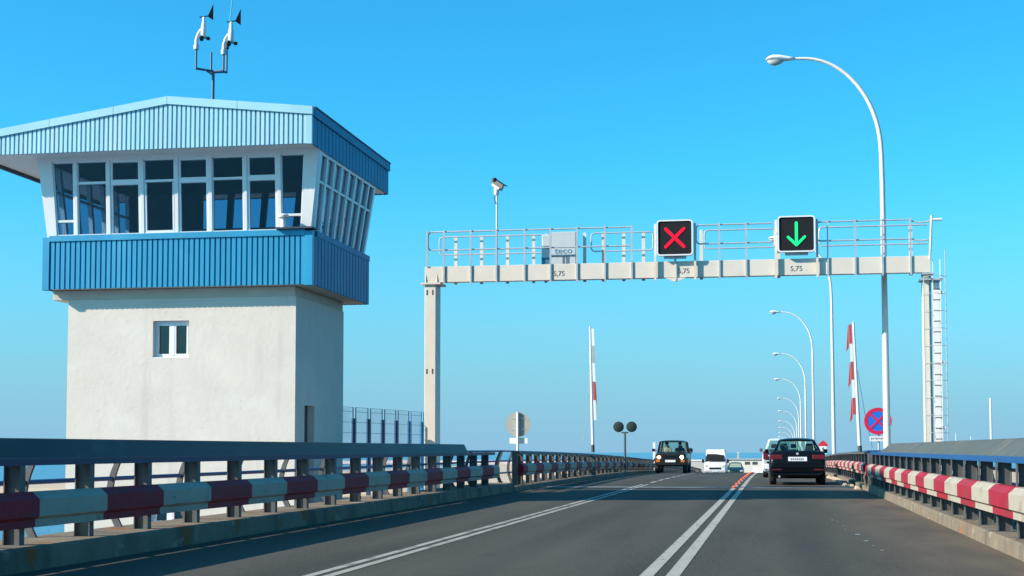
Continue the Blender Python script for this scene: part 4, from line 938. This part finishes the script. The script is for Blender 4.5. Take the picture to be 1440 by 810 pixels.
def greenhouse(t, paint, base, top, thick=.05, posts=None, glassm='car_glass'):
    """base/top: list of (y, half_width, z) rows front to back; pillars, roof and panes between them"""
    (fy, fw_, fz), (ry_, rw, rz_) = base; (ty, tw, tz), (uy, uw, uz) = top
    B = {('f', s): Vector((s*fw_, fy, fz)) for s in (-1, 1)}; B.update({('r', s): Vector((s*rw, ry_, rz_)) for s in (-1, 1)})
    Tt = {('f', s): Vector((s*tw, ty, tz)) for s in (-1, 1)}; Tt.update({('r', s): Vector((s*uw, uy, uz)) for s in (-1, 1)})
    # roof with a soft crown
    mb = MB(); secs = []
    for k in range(7):
        u = k/6; y = ty + (uy - ty)*u; w = tw + (uw - tw)*u; z = tz + (uz - tz)*u + .035*sin(pi*min(1, max(0, u)))
        secs.append([(-w - .012, y, z - .03), (-w*.93, y, z + .015), (-w*.55, y, z + .045), (0, y, z + .055), (w*.55, y, z + .045), (w*.93, y, z + .015), (w + .012, y, z - .03), (0, y, z - .02)])
    mb.loft(secs); mb.build('roof', paint, t, smooth=True, angle=50)
    mb = MB()
    for s in (-1, 1):
        for e, wd_ in (('f', .05), ('r', .09)):
            b, q = B[(e, s)], Tt[(e, s)]; sg = -1 if e == 'f' else 1
            mb.hexa([b + Vector((0, 0, -.03)), b + Vector((-s*.07, 0, -.03)), b + Vector((-s*.05, sg*wd_ , -.03)), b + Vector((0.006*s, sg*wd_*1.6, -.03))],
                    [q + Vector((0, 0, 0)), q + Vector((-s*.07, 0, 0)), q + Vector((-s*.05, sg*wd_*.8, 0)), q + Vector((0.006*s, sg*wd_*1.3, 0))])
        for u in (posts or (.5,)):
            b = B[('f', s)].lerp(B[('r', s)], u); q = Tt[('f', s)].lerp(Tt[('r', s)], u)
            mb.hexa([b + Vector((0, -.04, -.03)), b + Vector((-s*.04, -.04, -.03)), b + Vector((-s*.04, .04, -.03)), b + Vector((0, .04, -.03))], [q + Vector((0, -.04, 0)), q + Vector((-s*.04, -.04, 0)), q + Vector((-s*.04, .04, 0)), q + Vector((0, .04, 0))])
    mb.build('pillar', paint, t)
    ins = Vector((0, 0, 0))
    for e, nm in (('f', 'windscreen'), ('r', 'rear_window')):
        mb = MB(); mb.plate([B[(e, -1)] + Vector((.03, 0, -.02)), B[(e, 1)] + Vector((-.03, 0, -.02)), Tt[(e, 1)] + Vector((-.03, 0, -.01)), Tt[(e, -1)] + Vector((.03, 0, -.01))], 0); mb.build(nm, glassm, t)
    for s in (-1, 1):
        mb = MB(); mb.plate([B[('f', s)] + Vector((-s*.025, 0, -.02)), B[('r', s)] + Vector((-s*.025, 0, -.02)), Tt[('r', s)] + Vector((-s*.025, 0, -.01)), Tt[('f', s)] + Vector((-s*.025, 0, -.01))], 0); mb.build('side_window', glassm, t)
def seats(t, xs, y, z, m, h=.62, w=.46):
    for x in xs:
        mb = MB(); mb.box(x - w/2, x + w/2, y - .45, y + .05, z, z + .16); mb.hexa([(x - w/2, y - .12, z + .16), (x + w/2, y - .12, z + .16), (x + w/2, y + .06, z + .16), (x - w/2, y + .06, z + .16)], [(x - w*.42, y - .02, z + h), (x + w*.42, y - .02, z + h), (x + w*.42, y + .1, z + h), (x - w*.42, y + .1, z + h)])
        so = mb.build('seat', m, t, bevel=.03); mb = MB(); mb.box(x - .12, x + .12, y + .02, y + .12, z + h + .05, z + h + .22); ho = mb.build('headrest', m, t, bevel=.035); ho.parent = so
def mirrors(t, x, y, z, m, s=.1):
    for sg in (-1, 1):
        mb = MB(); mb.box(sg*x - .1 if sg < 0 else sg*x - .03, sg*x + .03 if sg < 0 else sg*x + .1, y - .06, y + .05, z, z + .14); mo = mb.build('mirror', m, t, bevel=.03)

# dark saloon, seen from behind.  local y: 0 = rear bumper face, +y forward
C1 = local('saloon_car', 'dark navy saloon car seen from behind in the right lane', 'car')
mb = MB(); mb.loft(lower_body([(0.02, .34, .62, .72, 0), (.0, .32, .70, .80, .0), (.10, .26, .98, .855, .0), (.22, .22, 1.06, .875, .015), (.62, .20, 1.065, .89, .02), (.95, .20, .99, .895, .0), (2.6, .20, .95, .90, .0), (3.3, .20, .93, .89, .02), (4.1, .22, .84, .86, .03), (4.45, .26, .70, .78, .02), (4.55, .34, .58, .66, 0)])); mb.build('body', 'sedan_paint', C1, smooth=True, angle=50)
greenhouse(C1, 'sedan_paint', ((3.25, .74, .95), (.62, .76, 1.07)), ((2.35, .58, 1.42), (1.25, .57, 1.41)), posts=(.45,))
mb = MB(); mb.box(-.72, .72, .98, 3.2, .80, .94); mb.build('dashboard', 'interior', C1)
mb = MB(); mb.box(-.68, .68, .66, 1.15, .99, 1.075); mb.build('parcel_shelf', 'seat', C1)
seats(C1, (-.42, .42), 2.1, .48, 'seat_dark'); 
for x in (-.4, .4):
    mb = MB(); mb.box(x - .13, x + .13, 1.17, 1.27, 1.06, 1.24); mb.build('rear_headrest', 'seat_dark', C1, bevel=.03)
for s in (-1, 1):
    a, b = sorted((s*.46, s*.845)); mb = MB()
    mb.hexa([(a, .055, .80), (b, .055 if s < 0 else .10, .80), (b, .2, .80), (a, .2, .80)], [(a, .085, .955), (b, .10, .965), (b, .25, .965), (a, .25, .955)]) if False else mb.box(a, b, .045, .30, .80, .955)
    mb.build('tail_light', 'tail_red', C1, bevel=.02)
    a, b = sorted((s*.50, s*.80)); mb = MB(); mb.box(a, b, -.022, .06, .465, .535); mb.build('reflector', 'tail_red', C1, bevel=.008)
    for y in (.85, 3.65): wheel(C1, s*.765, y, .315, .215, s)
mb = MB(); mb.loft([[(-.80, -.01, .40), (.80, -.01, .40), (.86, .12, .40), (-.86, .12, .40)], [(-.82, -.03, .58), (.82, -.03, .58), (.875, .12, .58), (-.875, .12, .58)], [(-.80, .0, .64), (.80, .0, .64), (.86, .12, .64), (-.86, .12, .64)]]); mb.build('bumper', 'sedan_paint', C1, bevel=.015)
mb = MB(); mb.plate([(-.29, -.006, .755), (.29, -.006, .755), (.29, .045, .885), (-.29, .045, .885)], .02); pl = mb.build('number_plate', 'plate', C1)
mb = MB(); 
for k in range(7): x = -.21 + k*.06; mb.plate([(x, -.007, .785), (x + .035, -.007, .785), (x + .035, .018, .85), (x, .018, .85)], .008)
pm = mb.build('plate_marks', 'ink', C1); pm.parent = pl
mb = MB(); mb.lathe([(.042, 0), (.04, .014), (0, .018)], (0, .105, .985), axis='Y', n=14); mb.build('badge', 'galv', C1, smooth=True)
mb = MB(); mb.tube([(-.57, -.03, .27), (-.57, .3, .27)], .035, 8); mb.build('exhaust', 'galv', C1, smooth=True)
mirrors(C1, .93, 3.0, 1.0, 'sedan_paint')
place(C1, (.76, 47.3, zr(48.5)), R(0))

# white hatchback ahead of it
C2 = local('hatchback_car', 'white hatchback car half hidden behind the dark saloon', 'car')
mb = MB(); mb.loft(lower_body([(0.03, .36, .80, .72, 0), (.0, .30, .90, .80, 0), (.08, .24, 1.02, .85, 0), (.4, .2, 1.05, .87, 0), (2.5, .2, 1.02, .88, 0), (3.2, .2, .98, .86, .02), (3.8, .24, .84, .82, .03), (4.0, .32, .68, .70, 0)])); mb.build('body', 'white_car', C2, smooth=True, angle=50)
greenhouse(C2, 'white_car', ((3.0, .76, 1.01), (.12, .78, 1.05)), ((2.2, .66, 1.53), (.36, .62, 1.52)), posts=(.3, .62))
mb = MB(); mb.box(-.74, .74, .2, 2.9, .9, .985); mb.build('dashboard', 'interior', C2)
seats(C2, (-.4, .4), 1.9, .5, 'seat_dark', h=.65)
for s in (-1, 1):
    a, b = sorted((s*.60, s*.835)); mb = MB(); mb.box(a, b, .0, .25, .72, 1.08); mb.build('tail_light', 'tail_red', C2, bevel=.03)
    for y in (.7, 3.2): wheel(C2, s*.75, y, .31, .2, s)
mb = MB(); mb.box(-.84, .84, -.03, .12, .34, .56); mb.build('bumper', 'white_car', C2, bevel=.03)
mb = MB(); mb.box(-.7, .7, -.035, .0, .57, .66); mb.build('bumper_strip', 'black', C2, bevel=.01)
mb = MB(); mb.box(-.26, .26, -.005, .03, .72, .83); mb.build('number_plate', 'plate', C2)
mirrors(C2, .90, 2.75, 1.05, 'dark_grey')
place(C2, (.44, 60.5, zr(62)), R(0))

# oncoming dark four wheel drive; local y: 0 = front bumper face, +y towards its rear
def person(label, loc, cloth, parent_scale=1.0):
    """seated figure: one continuous skinned body, hair as a child"""
    me = bpy.data.meshes.new('person')
    J = {'pelvis': (0, 0, .10), 'belly': (0, .02, .28), 'chest': (0, .03, .48), 'neck': (0, .01, .62), 'jaw': (0, -.02, .70), 'head': (0, -.01, .79), 'crown': (0, 0, .87),
         'sl': (.19, .02, .55), 'el': (.25, -.12, .34), 'hl': (.16, -.36, .38), 'sr': (-.19, .02, .55), 'er': (-.25, -.12, .34), 'hr': (-.16, -.36, .38),
         'kl': (.14, -.45, .16), 'al': (.14, -.55, -.22), 'fl': (.14, -.70, -.26), 'kr': (-.14, -.45, .16), 'ar': (-.14, -.55, -.22), 'fr': (-.14, -.70, -.26)}
    rad = dict(pelvis=.15, belly=.14, chest=.15, neck=.055, jaw=.075, head=.10, crown=.07, sl=.065, el=.047, hl=.036, sr=.065, er=.047, hr=.036, kl=.07, al=.045, fl=.04, kr=.07, ar=.045, fr=.04)
    ed = [('pelvis','belly'),('belly','chest'),('chest','neck'),('neck','jaw'),('jaw','head'),('head','crown'),('chest','sl'),('sl','el'),('el','hl'),('chest','sr'),('sr','er'),('er','hr'),('pelvis','kl'),('kl','al'),('al','fl'),('pelvis','kr'),('kr','ar'),('ar','fr')]
    ks = list(J); me.from_pydata([J[k] for k in ks], [(ks.index(a), ks.index(b)) for a, b in ed], [])
    ob = bpy.data.objects.new('person', me); COL.objects.link(ob); ob.modifiers.new('skin', 'SKIN'); sub = ob.modifiers.new('sub', 'SUBSURF'); sub.levels = 1; sub.render_levels = 1
    for i, k in enumerate(ks): me.skin_vertices[0].data[i].radius = (rad[k], rad[k]); me.skin_vertices[0].data[i].use_root = (k == 'pelvis')
    dg = bpy.context.evaluated_depsgraph_get(); m2 = bpy.data.meshes.new_from_object(ob.evaluated_get(dg)); ob.modifiers.clear(); ob.data = m2
    m2.materials.clear(); m2.materials.append(M[cloth]); m2.materials.append(M['skin'])
    for f in m2.polygons: f.material_index = 1 if (f.center.z > .62 or (f.center.y < -.25 and .25 < f.center.z < .45)) else 0; f.use_smooth = True
    ob.location = loc; tag(ob, label, 'person')
    hmb = MB(); secs = []
    for k in range(6):
        a = k/5*pi/2; secs.append([(.112*cos(a)*cos(q*pi/6), .025 + .115*cos(a)*sin(q*pi/6), .80 + .115*sin(a)) for q in range(12)])
    hmb.loft(secs); h_ = hmb.build('hair', 'hair', None, smooth=True); h_.parent = ob
    return ob
C3 = local('off_road_car', 'dark green off road car coming towards the viewer with both headlamps lit', 'car')
mb = MB(); mb.loft(lower_body([(-.02, .48, .74, .62, 0), (.0, .44, .86, .74, 0), (.06, .40, 1.00, .80, 0), (.2, .38, 1.06, .83, .0), (1.25, .36, 1.12, .85, .02), (1.5, .36, 1.10, .86, 0), (3.9, .36, 1.08, .86, 0), (4.1, .40, 1.02, .84, 0)])); mb.build('body', 'green_paint', C3, smooth=True, angle=50)
greenhouse(C3, 'green_paint', ((1.35, .80, 1.11), (4.0, .80, 1.08)), ((1.75, .70, 1.70), (3.9, .70, 1.70)), posts=(.33, .66))
for s in (-1, 1):
    mb = MB(); mb.lathe([(.085, 0), (.08, .015), (0, .028)], (s*.60, -.01, .86), axis='Y', n=18); mb.build('headlight', 'head_on' if s > 0 else 'head_dim', C3, smooth=True)
    mb = MB(); mb.lathe([(.125, -.05), (.125, .012), (.087, .012), (.087, -.01)], (s*.60, -.015, .86), axis='Y', n=18); mb.build('headlight_ring', 'amber', C3, smooth=True)
    a, b = sorted((s*.55, s*.75)); mb = MB(); mb.box(a, b, -.05, .05, .60, .72); mb.build('indicator', 'amber', C3, bevel=.01)
    for y in (.72, 3.3): wheel(C3, s*.74, y, .36, .24, s)
    a, b = sorted((s*.80, s*.90)); mb = MB(); mb.box(a, b, .35, 1.1, .72, .80); mb.build('wing', 'green_paint', C3, bevel=.02)
mb = MB(); mb.box(-.84, .84, -.12, .06, .44, .58); mb.build('bumper', 'black', C3, bevel=.02)
mb = MB()
for k in range(9): mb.box(-.40 + k*.1, -.365 + k*.1, -.028, .01, .72, .98)
mb.build('grille', 'black', C3)
mb = MB(); mb.box(-.27, .27, -.145, -.122, .60, .72); mb.build('number_plate', 'white_frame', C3)
mb = MB(); mb.box(-.74, .74, 1.5, 1.9, 1.0, 1.16); mb.build('dashboard', 'interior', C3, bevel=.03)
seats(C3, (-.36, .36), 2.75, .72, 'seat_dark', h=.55)
for sg in (-1, 1):
    mb = MB(); mb.tube([(sg*.82, 1.5, 1.2), (sg*.98, 1.42, 1.24)], .02, 6); mb.box(min(sg*.92, sg*1.08), max(sg*.92, sg*1.08), 1.36, 1.46, 1.16, 1.32); mb.build('mirror', 'black', C3)
cx3, cy3 = -5.36, 78.5
place(C3, (cx3, cy3, zr(80)), R(0))
person('person in a pale shirt sitting at the left in the off road car', (cx3 - .36, cy3 + 2.45, zr(80) + .78), 'cloth_pale')
person('person in dark clothes at the right in the off road car', (cx3 + .36, cy3 + 2.45, zr(80) + .78), 'cloth_dark')

# white van far beyond the crest, front towards the viewer
C4 = local('delivery_van', 'white high roofed van coming over the crest of the bridge', 'van')
mb = MB(); mb.loft([[(-.92, 0.0, .35), (.92, 0, .35), (.95, .0, .95), (-.95, .0, .95)], [(-.97, .12, .35), (.97, .12, .35), (.97, .12, 1.12), (-.97, .12, 1.12)], [(-.99, .75, .35), (.99, .75, .35), (.98, .75, 1.30), (-.98, .75, 1.30)]]); mb.build('bonnet', 'white_car', C4, bevel=.05, smooth=True)
mb = MB(); mb.loft([[(-.99, .76, .35), (.99, .76, .35), (.98, .76, 1.32), (.90, 1.25, 1.98), (.82, 1.35, 2.42), (-.82, 1.35, 2.42), (-.90, 1.25, 1.98), (-.98, .76, 1.32)],
                    [(-1.0, 5.2, .35), (1.0, 5.2, .35), (1.0, 5.2, 1.32), (.95, 5.2, 2.0), (.86, 5.2, 2.45), (-.86, 5.2, 2.45), (-.95, 5.2, 2.0), (-1.0, 5.2, 1.32)]]); mb.build('body', 'white_car', C4, bevel=.04)
mb = MB(); mb.plate([(-.86, .68, 1.33), (.86, .68, 1.33), (.80, 1.19, 2.0), (-.80, 1.19, 2.0)], .02); mb.build('windscreen', 'black', C4)
mb = MB(); mb.box(-.55, .55, -.02, .03, .60, .78); mb.build('grille', 'black', C4, bevel=.02)
mb = MB(); mb.box(-.95, .95, -.06, .1, .32, .52); mb.build('bumper', 'bld_grey', C4, bevel=.03)
mb = MB(); mb.box(-.26, .26, -.085, -.062, .36, .48); mb.build('number_plate', 'plate', C4)
for s in (-1, 1):
    a, b = sorted((s*.66, s*.92)); mb = MB(); mb.box(a, b, -.01, .12, .80, 1.02); mb.build('headlight', 'lamp_glass', C4, bevel=.03)
    a, b = sorted((s*1.02, s*1.24)); mb = MB(); mb.box(a, b, .85, .97, 1.20, 1.52); mb.build('mirror', 'black', C4, bevel=.03)
    for y in (.85, 4.2): wheel(C4, s*.87, y, .34, .22, s)
place(C4, (-5.22, 136, zr(137)), 0)
# low teal car beside the van, all but hidden by the crest
C5 = local('oncoming_car', 'low dark teal car mostly hidden by the crest to the right of the van', 'car')
mb = MB(); mb.loft(lower_body([(0, .34, .6, .74, 0), (.1, .25, .72, .82, 0), (1.1, .2, .92, .86, .02), (3.4, .2, .95, .86, 0), (4.1, .3, .9, .8, 0)])); mb.build('body', 'teal_car', C5, smooth=True)
greenhouse(C5, 'teal_car', ((1.1, .74, .94), (3.6, .74, .96)), ((1.8, .58, 1.38), (3.0, .58, 1.38)))
for s in (-1, 1):
    a, b = sorted((s*.50, s*.78)); mb = MB(); mb.box(a, b, -.01, .15, .55, .70); mb.build('headlight', 'lamp_glass', C5)
    for y in (.75, 3.2): wheel(C5, s*.74, y, .3, .2, s)
place(C5, (-3.75, 148, zr(149.5)), 0)

# ------------------------------------------------------------------ far shore buildings
t = thing('white_building', 'long bright white building beyond the bridge with two dark openings', 'building', (-4, 300, -5.3))
mb = MB(); mb.box(-12.2, 1.5, 300, 309, -5.4, -.35); mb.build('wall', 'bld_white', t)
mb = MB(); mb.box(-12.4, 1.7, 299.8, 309.2, -.348, -.15); mb.build('roof', 'bld_grey', t)
for x in (-5.6, -4.1):
    mb = MB(); mb.box(x, x + 1.0, 299.95, 299.99, -1.3, -.75); mb.build('opening', 'dark_grey', t)
t = thing('grey_building', 'pale grey low building left of the van beyond the bridge', 'building', (-17, 290, -5.3))
mb = MB(); mb.box(-19.5, -12.8, 290, 300, -5.4, -.55); mb.build('wall', 'bld_grey', t)
mb = MB(); mb.box(-19.6, -12.7, 289.9, 300.1, -.548, -.35); mb.box(-18.5, -17.2, 290.2, 291.5, -.348, .1); mb.build('roof', 'bld_white', t)
t = thing('chimney', 'small pale chimney standing up behind the white building', 'chimney', (-7.2, 312, -5.3))
mb = MB(); mb.hexa([(-7.5, 312, -5.4), (-6.9, 312, -5.4), (-6.9, 312.6, -5.4), (-7.5, 312.6, -5.4)], [(-7.4, 312.1, 1.0), (-7.0, 312.1, 1.0), (-7.0, 312.5, 1.0), (-7.4, 312.5, 1.0)]); mb.build('stack', 'bld_grey', t)
mb = MB(); mb.box(-7.45, -6.95, 312.05, 312.55, 1.001, 1.15); mb.build('rim', 'bld_white', t)

# ------------------------------------------------------------------ boats whose masts show over the right rail
def sailboat(label, x, y, mh, r, rz):
    t = local('sailing_boat', label, 'boat', 'sailing boats moored to the right of the bridge')
    mb = MB(); secs = []
    for (yy, w, zk, zd) in ((-4.2, .9, -.05, .95), (-3, 1.25, -.3, .92), (0, 1.5, -.4, .95), (2.5, 1.1, -.25, 1.05), (4.2, .35, .1, 1.2), (4.9, .03, .8, 1.28)):
        secs.append([(-w, yy, zd), (-w*.9, yy, zd*.45), (-w*.4, yy, zk), (w*.4, yy, zk), (w*.9, yy, zd*.45), (w, yy, zd)])
    mb.loft(secs); mb.build('hull', 'white_car', t, smooth=True)
    mb = MB(); mb.hexa([(-.8, -2, .96), (.8, -2, .96), (.6, 1.8, 1.0), (-.6, 1.8, 1.0)], [(-.6, -1.8, 1.5), (.6, -1.8, 1.5), (.4, 1.2, 1.45), (-.4, 1.2, 1.45)]); mb.build('cabin', 'white_paint', t, bevel=.05)
    mb = MB(); mb.tube([(0, .8, .9), (0, .8, mh)], [r, r*.7], 8); mb.build('mast', 'white_car', t, smooth=True)
    mb = MB(); mb.tube([(0, .8, 2.0), (0, -3.2, 2.05)], .06, 6); mb.build('boom', 'white_paint', t, smooth=True)
    place(t, (x, y, SEA), rz)
sailboat('sailing boat with the tallest white mast, at the right edge behind the rail', 17.6, 120, 12.4, .11, R(70))
sailboat('farther sailing boat with a faint thin mast, right of the ladder', 30.5, 235, 10.6, .07, R(40))
sailboat('farthest sailing boat with a faint thin mast, nearest the ladder', 29.3, 242, 11.2, .07, R(100))

for ob in bpy.data.objects:
    if '_base' in ob: del ob['_base']
